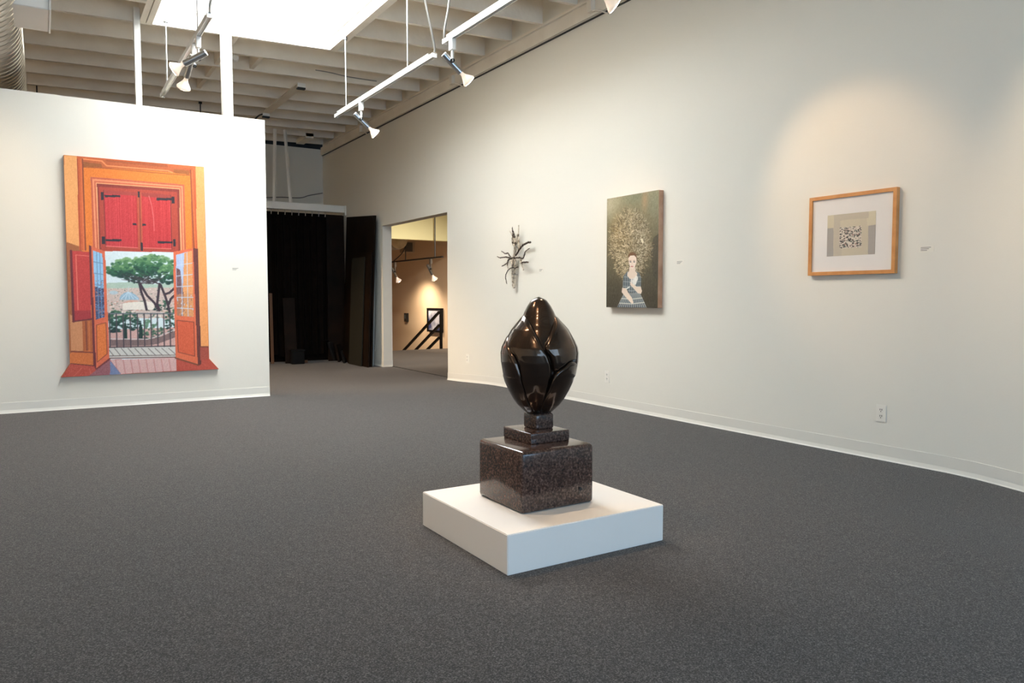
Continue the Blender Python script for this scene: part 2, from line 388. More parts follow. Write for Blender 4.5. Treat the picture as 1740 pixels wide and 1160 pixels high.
# ------------------------------------------------------------------ track lights
def spot_light(parent, loc, aim, watts, size_deg, color=(1.0, 0.76, 0.50), blend=0.7, radius=0.05):
    d = bpy.data.lights.new('lamp_glow', 'SPOT'); d.energy = watts; d.spot_size = math.radians(size_deg); d.spot_blend = blend
    d.color = color; d.shadow_soft_size = radius
    o = bpy.data.objects.new('lamp_glow', d); COL.objects.link(o)
    dv = Vector(aim)-Vector(loc); o.rotation_euler = dv.to_track_quat('-Z', 'Y').to_euler()
    o.parent = parent; o.location = Vector(loc)-Vector(ORIG[parent.name])
    return o
def track_lamp(at, aim, label, watts=60, size=45, scale=1.0, body='alu', group='track spotlights', side=None, color=(1.0,0.76,0.50)):
    at = Vector(at); s = scale
    t = thing('track_spotlight', label, 'spotlight', tuple(at + Vector((0,0,-0.42*s))), group)
    x, y, z = at
    bm = bx(nb(), x-0.018*s, x+0.018*s, y-0.03*s, y+0.03*s, z-0.085*s, z); obj('adapter', bm, M['white'] if body == 'alu' else M[body], t)
    K = at + Vector((0, 0, -0.17*s))
    obj('stem', bx(nb(), x-0.006*s, x+0.006*s, y-0.014*s, y+0.014*s, z-0.18*s, z-0.085*s), M['white'] if body == 'alu' else M[body], t)
    d = (Vector(aim)-K).normalized(); u, w = frame_of(d)
    off = Vector((d.y, -d.x, 0)); off = off.normalized() if off.length > 1e-4 else Vector((1,0,0))
    C = K + off*(-0.034*s)
    obj('knuckle', tube(nb(), [K+off*0.014*s, C], 0.017*s, 12), M['dark'], t, True)
    A = C - d*0.085*s
    h = obj('housing', tube(nb(), [A, A+d*0.004*s, A+d*0.20*s, A+d*0.204*s], [0.022*s, 0.026*s, 0.026*s, 0.02*s], 18), M[body], t, 30)
    N = A + d*0.204*s
    prof = [(0.0, 0.016), (0.02, 0.017), (0.04, 0.026), (0.07, 0.046), (0.088, 0.0575), (0.096, 0.056)]
    b = obj('bulb', tube(nb(), [N+d*a*s for a, r in prof], [r*s for a, r in prof], 20), M['bulbglass'], t, 50)
    L = N + d*0.097*s
    ln = tube(nb(), [L, L+d*0.003*s, L+d*0.007*s], [0.054*s, 0.047*s, 0.02*s], 20); ln = obj('lens', ln, M['lens'], t, 60)
    if watts: spot_light(t, L + d*0.02, aim, watts, size, color)
    return t
def track(name, x, z, y0, y1, rods, label, wires=(), cap='white'):
    t = thing(name, label, 'track light', (x, y0, z))
    bm = nb(); w = 0.019
    bx(bm, x-w, x+w, y0, y1, z+0.014, z+0.02); bx(bm, x-w, x-w+0.006, y0, y1, z-0.014, z+0.014); bx(bm, x+w-0.006, x+w, y0, y1, z-0.014, z+0.014)
    obj('rail', bm, M['trackalu'], t)
    obj('rail_inset', bx(nb(), x-0.012, x+0.012, y0+0.01, y1-0.01, z-0.004, z+0.004), M['white'], t)
    obj('carrier_bar', bx(nb(), x-0.012, x+0.012, y0+0.10, y1-0.05, z+0.032, z+0.044), M['trackalu'], t)
    for y in rods:
        obj('rod', tube(nb(), [(x, y, z+0.02), (x, y, jz(x))], 0.0075, 8), M['alu'], t, True)
        obj('rod_mount', tube(nb(), [(x, y, jz(x)-0.03), (x, y, jz(x)+0.005)], 0.022, 10), M['steel'], t, True)
    for pts in wires:
        obj('flex_conduit', tube(nb(), smooth_path(pts, 6), 0.010, 8), M['cable'], t, True)
    for e in (y0, y1):
        obj('end_cap', bx(nb(), x-w-0.002, x+w+0.002, e-0.012, e+0.012, z-0.016, z+0.022), M[cap], t)
    return t
Z1, Z2, Z3 = 3.20, 3.14, 3.185
e1, n1 = onz(275, 163, Z1), onz(356, 27, Z1); X1 = 1.135
track('lighting_track', X1, Z1, n1[1], e1[1], (e1[1]-0.38, n1[1]+0.5), 'silver lighting track with two spotlights hung before the partition',
      [[(X1, n1[1]-0.01, Z1+0.02), (X1+0.01, n1[1]-0.02, Z1+0.12), (X1+0.08, n1[1]-0.12, Z1+0.4), (X1+0.1, n1[1]-0.3, jz(1.2))]])
e2, n2 = onz(575, 198, Z2), onz(733, 94, Z2); X2 = 2.91
track('lighting_track', X2, Z2, n2[1], e2[1], (e2[1]-0.33, n2[1]+0.55), 'silver lighting track with one spotlight aimed at the branch relief',
      [[(X2, n2[1]-0.01, Z2+0.03), (X2-0.005, n2[1]-0.01, Z2+0.10), (X2-0.07, n2[1]+0.02, Z2+0.45), (X2-0.12, n2[1]+0.05, jz(2.8))]])
n3 = onz(757, 72, Z3); X3 = 2.895
track('lighting_track', X3, Z3, 2.2, n3[1], (n3[1]-1.2, 2.7), 'silver lighting track with a black-knuckled spotlight aimed at the portrait',
      [[(X3, n3[1]+0.005, Z3+0.02), (X3, n3[1]+0.005, Z3+0.1), (X3+0.05, n3[1]+0.01, Z3+0.4), (X3+0.02, n3[1]+0.02, jz(2.9))]])
X4 = 0.55
track('lighting_track', X4, Z1, 0.9, 4.6, (1.3, 4.2), 'silver lighting track above the plinth side of the room')

l1 = onz(334, 60, Z1); l1b = onz(329, 72, Z1)
track_lamp((X1, l1[1], Z1-0.014), (-1.6, 8.2, 1.4), 'silver spotlight turned to the side, above another on the same track', 48, 75, 1.0)
track_lamp((X1, l1b[1]+0.02, Z1-0.014), (0.75, 8.3, 1.2), 'silver spotlight pointing down at the window painting', 8, 60, 1.0)
l2 = onz(616, 172, Z2); track_lamp((X2, l2[1], Z2-0.014), (4.65, 7.45, 1.45), 'silver spotlight aimed at the metal branch relief', 6, 55, 1.0)
l3 = onz(769, 64, Z3); track_lamp((X3, l3[1], Z3-0.014), (4.65, 5.40, 1.5), 'silver spotlight with black knuckle aimed at the portrait of a girl', 8, 55, 1.0)
track_lamp((X3, 3.75, Z3-0.014), (4.66, 3.15, 1.75), 'silver spotlight aimed at the oak framed print', 30, 52, 1.0, color=(1.0, 0.68, 0.40))
track_lamp((X3, 3.35, Z3-0.014), (1.95, 2.85, 0.7), 'silver spotlight aimed at the bronze bud from the wall side', 34, 42, 1.0, color=(1.0, 0.70, 0.44))
track_lamp((X4, 3.3, Z1-0.014), (1.9, 2.8, 0.6), 'silver spotlight aimed at the bronze bud from the open side', 40, 42, 1.0, color=(1.0, 0.70, 0.44))
track_lamp((X4, 1.7, Z1-0.014), (1.9, 2.8, 0.5), 'silver spotlight aimed at the plinth from the window side', 24, 42, 1.0, color=(1.0, 0.70, 0.44))

track_lamp((X4, 0.95, Z1-0.014), (-3.9, 1.2, 1.5), 'added silver spotlight bouncing warm light off the bare side wall', 230, 85, 1.0)  # added out of view for warm bounce light
track_lamp((X4, 4.5, Z1-0.014), (-3.9, 5.5, 1.5), 'added silver spotlight bouncing warm light off the side wall near the partition', 230, 85, 1.0)  # second added bounce lamp, also out of view
track_lamp((X3, 2.3, Z3-0.014), (4.6, 1.0, 1.4), 'added silver spotlight warming the long wall beyond the print', 45, 80, 1.0)  # added out of view to raise the warm ambient light

XT5 = -1.2
track('lighting_track', XT5, 3.1, 9.6, 12.6, (10.0, 12.2), 'added silver lighting track, unseen behind the partition')  # track added out of sight to carry fill for the far zone
track_lamp((XT5, 10.2, 3.086), (2.7, 10.4, 0.0), 'added silver spotlight behind the partition brightening the far carpet', 480, 64, 1.0)  # added unseen lamp, lightens the carpet at the far end
track_lamp((XT5, 12.3, 3.086), (-2.6, 14.4, 1.5), 'added silver spotlight behind the partition brightening the back wall', 500, 90, 1.0)  # added unseen lamp, its bounce lifts the far joists
# stairwell track
zs = 1.93; xs_ = 7.05
a = onx(752, 437, xs_); b = onx(650, 446, xs_)
t = thing('stair_lighting_track', 'dark lighting track crossing the stairwell', 'track light', (xs_, a[1], a[2]))
za_ = (a[2]+b[2])/2
obj('rail', bx(nb(), xs_-0.018, xs_+0.018, a[1], b[1]+0.6, za_-0.016, za_+0.016), M['dark'], t)
for y in (a[1]+0.35, (a[1]+b[1])/2+0.25, b[1]-0.4): obj('rod', tube(nb(), [(xs_, y, za_), (xs_, y, 3.3)], 0.012, 8), M['dark'], t, True)
obj('flex_conduit', tube(nb(), smooth_path([(xs_, b[1]-0.7, za_+0.02), (xs_, b[1]-1.3, za_+0.25), (xs_, b[1]-1.45, za_+0.7), (xs_, b[1]-1.4, 3.29)], 6), 0.012, 8), M['dark'], t, True)
for px, what in ((732, 'dark bare-bulb spotlight above the framed photograph in the stairwell'), (671, 'dark bare-bulb spotlight above the black wall box in the stairwell')):
    q = onx(px, 442, xs_)
    track_lamp((xs_, q[1], za_-0.016), (8.0, q[1]+0.25, 0.15), what, 74, 130, 1.25, 'steel', 'stairwell spotlights', color=(1.0, 0.80, 0.58))
# added unseen lamp that brightens the landing floor and the header
t = track_lamp((6.3, 11.6, 3.29), (6.2, 13.2, 0.6), 'added steel spotlight, unseen, brightening the landing', 300, 130, 1.0, 'steel', 'added landing spotlights', color=(1.0, 0.92, 0.80))

# ------------------------------------------------------------------ big air duct with box outlet
XD, ZD, RD = -0.365, 3.37, 0.28
t = thing('air_duct', 'large ribbed spiral air duct running above the partition', 'duct', (XD, 3.0, ZD-RD))
bm = nb(); pts, rad = [], []
y = 3.0
while y < 13.9:
    for dy, dr in ((0, 0), (0.10, 0), (0.105, 0.005), (0.115, 0.005)): pts.append((XD, y+dy, ZD)); rad.append(RD+dr)
    y += 0.12
tube(bm, pts, rad, 40); obj('pipe', bm, M['galv'], t, 35)
for y in (9.9,):
    obj('hanger_strap', tube(nb(), [(XD+RD*0.97, y, ZD), (XD+RD*0.97, y, jz(0))], 0.004, 6), M['steel'], t, True)
zb = 3.22
fa = onz(83, 55, zb); na = onz(82, 17, zb)
bm = bx(nb(), XD+0.18, fa[0], na[1], fa[1], zb, zb+0.30); bmesh.ops.bevel(bm, geom=bm.edges[:], offset=0.006, segments=1, affect='EDGES')
tb = obj('outlet_box', bm, M['white'], t)
obj('flange', bx(nb(), fa[0], fa[0]+0.012, na[1]-0.015, fa[1]+0.015, zb-0.004, zb+0.304), M['trackalu'], t)

# ceiling raceway plank, detector, hook
xa = 2.97
t = thing('ceiling_raceway', 'flat wooden raceway with white end blocks fixed under the joists', 'raceway', (xa+0.05, 11.1, 3.90))
zr = jz(3.0)
obj('plank', bx(nb(), xa-0.005, xa+0.115, 10.25, 12.08, zr-0.012, zr), M['ceil'], t)
for y in (10.18, 12.06): 
    bk = obj('end_block', bx(nb(), xa, xa+0.105, y, y+0.06, zr-0.055, zr), M['white'], t)
    obj('dark_base', bx(nb(), xa, xa+0.105, y-0.002, y+0.07, zr-0.075, zr-0.055), M['dark'], t)
obj('cable', tube(nb(), smooth_path([(xa, 12.08, zr-0.03), (xa-0.06, 12.1, zr-0.06), (xa-0.14, 12.12, zr-0.16), (xa-0.2, 12.15, zr-0.3)], 5), 0.012, 8), M['dark'], t, True)
q = onz(399, 100, 3.90)
t = thing('smoke_detector', 'small round white detector on a joist side', 'detector', (q[0], q[1], 3.86))
obj('body', tube(nb(), [(q[0], q[1]-0.045, 3.905), (q[0], q[1]-0.01, 3.905), (q[0], q[1], 3.905)], [0.035, 0.045, 0.046], 18), M['white'], t, 40)
obj('grille', tube(nb(), [(q[0], q[1]-0.05, 3.905), (q[0], q[1]-0.044, 3.905)], 0.02, 14), M['plate'], t, True)
q = ony(427, 48, yh-0.03)
tag(obj('ceiling_hook', tube(nb(), smooth_path([(q[0]+0.02, yh-0.004, q[2]+0.06), (q[0]+0.02, yh-0.03, q[2]+0.03), (q[0]+0.01, yh-0.05, q[2]-0.02), (q[0]-0.03, yh-0.05, q[2]-0.03), (q[0]-0.05, yh-0.045, q[2]-0.01)], 5), 0.009, 8), M['white'], None, True), 'little white hook beside the skylight edge', 'hook')
for px in (340, 62):
    q = ony(px, 172 if px == 340 else 137, 12.36)
    h = thing('hanger_rod', 'thin dark hanger rod behind the partition, '+('between the two white posts' if px == 340 else 'beside the big duct'), 'rod', (q[0], 12.36, q[2]-0.5), 'dark hanger rods behind the partition')
    obj('clamp', bx(nb(), q[0]-0.022, q[0]+0.022, 12.33, 12.365, q[2]-0.04, q[2]+0.06), M['dark'], h)
    obj('rod', tube(nb(), [(q[0], 12.345, q[2]-0.55), (q[0], 12.345, q[2])], 0.008, 8), M['dark'], h, True)

tag(obj('wall_cable', tube(nb(), smooth_path([tuple(ony(px, py, Y1-0.012)) for px, py in ((440, 336), (475, 335), (510, 336), (525, 332), (548, 328))], 5), 0.009, 6), M['cable'], None, True), 'thin dark cable sagging across the dim back wall', 'cable')
yw = min(jy, key=lambda v: abs(v-9.9))-0.012
tag(obj('joist_wire', tube(nb(), smooth_path([tuple(ony(px, py, yw)) for px, py in ((536, 119), (560, 123), (590, 130), (640, 138))], 5), 0.006, 6), M['cable'], None, True), 'thin wire stapled along a joist side behind the hanging track', 'wire')

# ------------------------------------------------------------------ curtained store at the far end
YB = 13.17
hb = obj('curtain_beam', bx(nb(), 0.8, XW-0.03, YB, YB+0.09, 2.595, 2.715), M['white']); tag(hb, 'pale beam carrying the dark curtain', 'beam')
hb2 = obj('beam_end_plate', bx(nb(), XW-0.03, XW, YB-0.02, YB+0.11, 2.55, 2.72), M['wall'], hb)
for (pt, pb) in (((467, 235), (466, 340)), ((485, 233), (494, 342))):
    A_, B_ = ony(*pt, YB+0.045), ony(*pb, YB+0.045)
    A_ = A_ + (A_-B_)*0.02
    z_top = jz(A_[0]); f = (z_top-B_[2])/(A_[2]-B_[2])
    T_ = B_ + (A_-B_)*f
    tag(obj('hanger_post', tube(nb(), [(B_[0], YB+0.045, 2.715), tuple(T_)], 0.028, 4), M['white']), ('upright' if pt[0] == 467 else 'leaning')+' thin pale post holding up the curtain beam', 'post')
ct = thing('storage_curtain', 'dark brown pleated curtain hanging from the beam', 'curtain', (3.3, YB+0.05, 0.05))
bm = nb(); cols, rows = 420, 12; x0c, x1c = 1.2, 4.30; zc0, zc1 = 0.06, 2.50
gv = []
for j in range(rows+1):
    fr = j/rows; row = []
    for i in range(cols+1):
        u = i/cols; x = x0c+(x1c-x0c)*u; ph = u*(x1c-x0c)/0.118*2*math.pi
        amp = 0.055*(0.75+0.25*math.sin(u*37)) * (0.8+0.4*(1-fr))
        zz = zc0 + (zc1-zc0)*fr + (0.03*math.sin(ph+0.8) if fr > 0.95 else 0) + (0.02*math.sin(u*91) if fr < 0.05 else 0)
        row.append(bm.verts.new((x+0.012*math.sin(ph*2+0.5), YB+0.045+amp*math.sin(ph+0.25*math.sin(fr*3+u*20)), zz)))
    gv.append(row)
for j in range(rows):
    for i in range(cols): bm.faces.new((gv[j][i], gv[j][i+1], gv[j+1][i+1], gv[j+1][i]))
obj('drape', bm, M['curtain'], ct, True)
k = 0; x = x0c+0.03
while x < x1c:
    obj('curtain_hook', tube(nb(), [(x, YB+0.02, 2.50), (x, YB+0.01, 2.55), (x, YB+0.03, 2.596)], 0.007, 6), M['alu'], ct, True); x += 0.118
tag(obj('curtain_wall_panel', bx(nb(), 1.2, XW, YB+0.14, YB+0.17, fz(3, YB)-0.05, 2.56), M['curtain']), 'black felt backing hung behind the pleated curtain', 'panel')
# boards leaning round the curtain
def board(name, px0, px1, ytop, Yb, m, label, thick=0.02, lean=0.06, zb=None):
    a = ony(px0, 480, Yb); b = ony(px1, 480, Yb); top = ony((px0+px1)/2, ytop, Yb)[2]
    z0 = (fz((a[0]+b[0])/2, Yb) if zb is None else zb)
    bm = nb(); x0_, x1_ = a[0], b[0]
    prism(bm, [(Yb-lean, z0), (Yb-lean+thick, z0), (Yb+thick, top), (Yb, top)], 'x', x0_, x1_)
    return tag(obj(name, bm, m), label, 'board')
board('tall_board', 556, 585.5, 366, YB-0.12, M['board'], 'tall brown board standing against the curtain end', 0.03, 0.03)
board('low_board', 480, 500, 506, YB-0.16, M['board'], 'waist-high brown board leaning on the curtain', 0.03, 0.12)
board('narrow_strip', 457, 462, 498, YB-0.22, M['board2'], 'narrow brown strip leaning on the curtain near the partition', 0.02, 0.05)
q = onz(507, 613, 0.0)
t = thing('dark_crate', 'small black box on the carpet before the curtain', 'box', (q[0], q[1], 0))
wv = 0.11
bm = bx(nb(), q[0]-wv, q[0]+wv, q[1], q[1]+0.11, fz(q[0], q[1]), fz(q[0], q[1])+0.22); bmesh.ops.bevel(bm, geom=bm.edges[:], offset=0.008, segments=1, affect='EDGES'); obj('body', bm, M['black'], t)
obj('lid', bx(nb(), q[0]-wv-0.008, q[0]+wv+0.008, q[1]-0.008, q[1]+0.118, fz(q[0], q[1])+0.22, fz(q[0], q[1])+0.245), M['black'], t)
q = onz(520, 611, 0.0); tag(obj('wood_offcut', bx(nb(), q[0]-0.03, q[0]+0.03, q[1], q[1]+0.05, fz(q[0], q[1]), fz(q[0], q[1])+0.045), M['board2']), 'little brown wood offcut beside the black box', 'offcut')
for k, (pxb, pyb, pxt, pyt) in enumerate(((556, 611, 549, 578), (566, 613, 556, 582), (574, 615, 568, 585), (583, 617, 578, 596))):
    b_ = onz(pxb, pyb, fz(4.2, 13)); t_ = ony(pxt, pyt, YB-0.25)
    bm = nb(); dirx = 0.10
    A_ = [Vector(b_), Vector(b_)+Vector((dirx, 0.22, 0))]
    vsn = [bm.verts.new(v) for v in (A_[0], A_[1], Vector(t_)+Vector((dirx, 0.12, 0)), Vector(t_))]
    f = bm.faces.new(vsn); r = bmesh.ops.extrude_face_region(bm, geom=[f])
    for v in [e for e in r['geom'] if isinstance(e, bmesh.types.BMVert)]: v.co += Vector((0.03, -0.02, 0.0))
    tag(obj('leaning_slab', bm, M['dark'] if k % 2 else M['curtain']), 'thin dark slab tilted against the tall brown board', 'slab', 'dark slabs leaning by the curtain')
def wall_board(name, px0, px1, ytop, xb, m, label, xt=None, th=0.02, ytop0=None):
    """board leaning on the right wall: spans the pixels px0..px1 along the wall, far top at ytop0"""
    ya_ = onx(px0, 500, xb)[1]; yb2 = onx(px1, 500, xb)[1]; z1 = onx(px1, ytop, xb)[2]
    z2 = z1 if ytop0 is None else onx(px0, ytop0, xb)[2]; z0 = fz(xb, yb2)
    xt = xb+0.06 if xt is None else xt
    bm = nb(); v = []
    for y, zt_ in ((yb2, z1), (ya_, z2)): v.append([bm.verts.new(p) for p in ((xb-th, y, z0), (xb, y, z0), (xt, y, zt_), (xt-th, y, zt_))])
    bm.faces.new(v[0]); bm.faces.new(v[1][::-1])
    for k in range(4): bm.faces.new((v[0][k], v[1][k], v[1][(k+1) % 4], v[0][(k+1) % 4]))
    return tag(obj(name, bm, m), label, 'board')
wall_board('wall_panel', 584, 631, 365, 4.50, M['board'], 'tallest dark brown panel leaning on the long wall', 4.60, 0.03, 368)
wall_board('short_panel', 592, 626.5, 428, 4.44, M['board'], 'shorter brown panel in front of the tallest one', 4.52, 0.03)
wall_board('grey_panel', 593, 614, 436, 4.40, mat('dusty_grey', rgb(40,37,30), 0.8, spec=0.1), 'dusty grey framed sheet among the leaning panels', 4.475, 0.02)
wall_board('pale_panel', 600, 634, 433, 4.61, M['paleboard'], 'pale foam panel with a bluish edge next to the wall', 4.655, 0.018)

# ------------------------------------------------------------------ plinth
bm = bx(nb(), 1.485, 2.292, 2.418, 3.180, 0.0, 0.16); bmesh.ops.bevel(bm, geom=bm.edges[:], offset=0.003, segments=2, affect='EDGES')
tag(obj('plinth', bm, M['plinth']), 'low square white plinth under the dark bud sculpture', 'plinth')

# ------------------------------------------------------------------ bud sculpture
gran = bpy.data.materials.new('polished_brown_granite'); gran.use_nodes = True; M['granite'] = gran
def granite():
    nt = gran.node_tree; b = nt.nodes['Principled BSDF']; tc = nt.nodes.new('ShaderNodeTexCoord')
    v = nt.nodes.new('ShaderNodeTexVoronoi'); v.inputs['Scale'].default_value = 260
    n = nt.nodes.new('ShaderNodeTexNoise'); n.inputs['Scale'].default_value = 110; n.inputs['Detail'].default_value = 6
    r = nt.nodes.new('ShaderNodeValToRGB'); e = r.color_ramp.elements
    e[0].position = 0.30; e[0].color = rgb(40,30,27); e[1].position = 0.75; e[1].color = rgb(122,98,86)
    q = e.new(0.5); q.color = rgb(74,55,48)
    r2 = nt.nodes.new('ShaderNodeValToRGB'); r2.color_ramp.elements[0].color = (0.6,0.6,0.6,1); r2.color_ramp.elements[1].color = (1,1,1,1)
    mx = nt.nodes.new('ShaderNodeMix'); mx.data_type = 'RGBA'; mx.blend_type = 'MULTIPLY'; mx.inputs[0].default_value = 1.0
    for a in (v, n): nt.links.new(tc.outputs['Object'], a.inputs['Vector'])
    nt.links.new(n.outputs['Fac'], r.inputs['Fac']); nt.links.new(v.outputs['Color'], r2.inputs['Fac'])
    nt.links.new(r.outputs['Color'], mx.inputs[6]); nt.links.new(r2.outputs['Color'], mx.inputs[7])
    nt.links.new(mx.outputs[2], b.inputs['Base Color']); b.inputs['Roughness'].default_value = 0.16
    b.inputs['Specular IOR Level'].default_value = 0.6
granite()
M['bronze'] = mat('dark_polished_bronze', rgb(78,61,49), 0.2, 0.85, noise=(9, rgb(50,40,33), 0.35, 0.7), coat=0.6)
SC = thing('bud_sculpture', 'dark polished flower-bud sculpture on a stepped brown granite base', 'sculpture', (1.87, 2.80, 0.16))
def block(name, x0, x1, y0, y1, z0, z1, r):
    bm = bx(nb(), x0, x1, y0, y1, z0, z1); bmesh.ops.bevel(bm, geom=bm.edges[:], offset=r, segments=4, profile=0.5, affect='EDGES')
    return obj(name, bm, M['granite'], SC, 60)
gb = block('granite_base', 1.676, 2.056, 2.612, 2.985, 0.16, 0.425, 0.018)
block('granite_tier', 1.796, 2.006, 2.728, 2.962, 0.424, 0.474, 0.006)
block('granite_neck', 1.868, 1.968, 2.795, 2.905, 0.472, 0.545, 0.012)
q = ony(986, 830, 2.6115); obj('plug_hole', tube(nb(), [(q[0], 2.6117, q[2]), (q[0], 2.609, q[2])], [0.008, 0.009], 8), M['dark'], gb)

BC = np.array([1.918, 2.850]); BZ0 = 0.545
depth = float(np.dot(np.array([BC[0], BC[1], 0.8])-CP, fw)); PXM = F_PX/depth
yaxis = lambda py: 0.545 + (704-py)*(1.074-0.545)/(704-504.0)
PROF = [(504,0.5),(505,4.5),(507,8),(510,13),(520,20),(535,27.5),(550,40),(560,48),(570,53.5),(580,58.5),(590,63),(600,64.8),(615,64.3),(635,61),(650,57),(665,50.5),(680,42.5),(690,35.5),(700,25.5),(704,21)]
def RPX(y): return float(np.interp(y, [p[0] for p in PROF], [p[1] for p in PROF]))
RS = 1.0/PXM
vdir = -np.array([fw[0], fw[1]]); vdir = vdir/np.linalg.norm(vdir)       # towards the viewer
sdir = np.array([rt[0], rt[1]])
def budpt(phi, y, k):
    """phi in degrees from the viewer side, + to the right; y in photo rows; k radial factor"""
    r = RPX(y)*RS*k; a = math.radians(phi); c = BC + vdir*(r*math.cos(a)) + sdir*(r*math.sin(a))
    lean = 2.0*RS*math.sin((704-y)/200*math.pi)
    c = c + sdir*(lean if y < 640 else 0.4*lean) 
    return (c[0], c[1], yaxis(y))
def core_k(y): return 1.0 if y < 530 else (1.0-0.17*ss((y-529)/26.0))
bm = nb(); NY, NP = 90, 72; rows_ = []
for j in range(NY+1):
    y = 504+200*(j/NY)**0.9; rows_.append([bm.verts.new(budpt(360*k/NP, y, core_k(y))) for k in range(NP)])
for a_, b_ in zip(rows_[:-1], rows_[1:]):
    for k in range(NP): bm.faces.new((a_[k], a_[(k+1) % NP], b_[(k+1) % NP], b_[k]))
bm.faces.new(rows_[0]); bm.faces.new(rows_[-1][::-1])
core = obj('bud_core', bm, M['bronze'], SC, 80)
def petal(poly, k_edge, k_mid, n_ring=44, n_b=160, power=14.0):
    """closed shell: boundary tucked under the core, swelling to k_mid"""
    P = smooth_closed(poly, n_b); cx = np.mean([p[0] for p in P]); cy = np.mean([p[1] for p in P])
    bm = nb(); c0 = bm.verts.new(budpt(cx, cy, k_mid)); prev = None
    for i in range(1, n_ring+1):
        s = (i/n_ring)**0.45
        ring = []
        for (a, y) in P:
            pa, py = cx+(a-cx)*s, min(704.0, cy+(y-cy)*s)
            f = ((1-s**power)**0.5 if s < 1 else 0.0)*(1+0.10*math.exp(-((s-0.90)/0.055)**2))
            ring.append(bm.verts.new(budpt(pa, py, k_edge+(k_mid-k_edge)*f)))
        if prev is None:
            for k in range(n_b): bm.faces.new((c0, ring[k], ring[(k+1) % n_b]))
        else:
            for k in range(n_b): bm.faces.new((prev[k], ring[k], ring[(k+1) % n_b], prev[(k+1) % n_b]))
        prev = ring
    inner = [bm.verts.new(budpt(a, min(y, 704.0), k_edge-0.06)) for a, y in P]
    for k in range(n_b): bm.faces.new((prev[k], inner[k], inner[(k+1) % n_b], prev[(k+1) % n_b]))
    return obj('petal', bm, M['bronze'], SC, 80)
def smooth_closed(poly, n):
    m = len(poly); out = []
    for i in range(m):
        p0, p1, p2, p3 = [np.array(poly[(i+d) % m], float) for d in (-1, 0, 1, 2)]
        for t in np.linspace(0, 1, 12, endpoint=False):
            out.append(0.5*((2*p1)+(p2-p0)*t+(2*p0-5*p1+4*p2-p3)*t*t+(3*p1-p0-3*p2+p3)*t**3))
    out = np.array(out); dd = np.r_[0, np.cumsum(np.linalg.norm((np.roll(out, -1, 0)-out)/np.array([1.0, 1.0]), axis=1))]
    tt = np.linspace(0, dd[-1], n, endpoint=False); oo = np.vstack([out, out[:1]])
    return [(float(np.interp(t, dd, oo[:, 0])), float(np.interp(t, dd, oo[:, 1]))) for t in tt]
petal([(-92,530),(-55,537),(-27,549),(-9,566),(4,588),(13,606),(18,630),(15,662),(7,704),(-20,704),(-24,680),(-27,650),(-38,606),(-68,574),(-104,560),(-118,540)], 0.82, 1.0)
petal([(-98,566),(-70,573),(-40,606),(-29,650),(-25,685),(-22,704),(-112,704),(-128,650),(-126,595)], 0.82, 1.03)
petal([(60,538),(40,549),(22,563),(6,588),(15,607),(21,628),(30,625),(48,614),(75,612),(100,600),(116,565),(104,540),(82,535)], 0.82, 1.0)
petal([(54,610),(40,618),(24,629),(17,652),(9,704),(96,704),(104,650),(84,618)], 0.82, 1.015)
petal([(82,549),(70,575),(66,620),(68,660),(60,704),(150,704),(165,610),(140,546),(110,538),(92,541)], 0.82, 1.02)
petal([(200,540),(160,570),(140,640),(140,704),(215,704),(235,640),(245,575)], 0.82, 1.0)
petal([(250,552),(225,590),(210,650),(205,704),(262,704),(262,650),(266,580)], 0.82, 1.015)

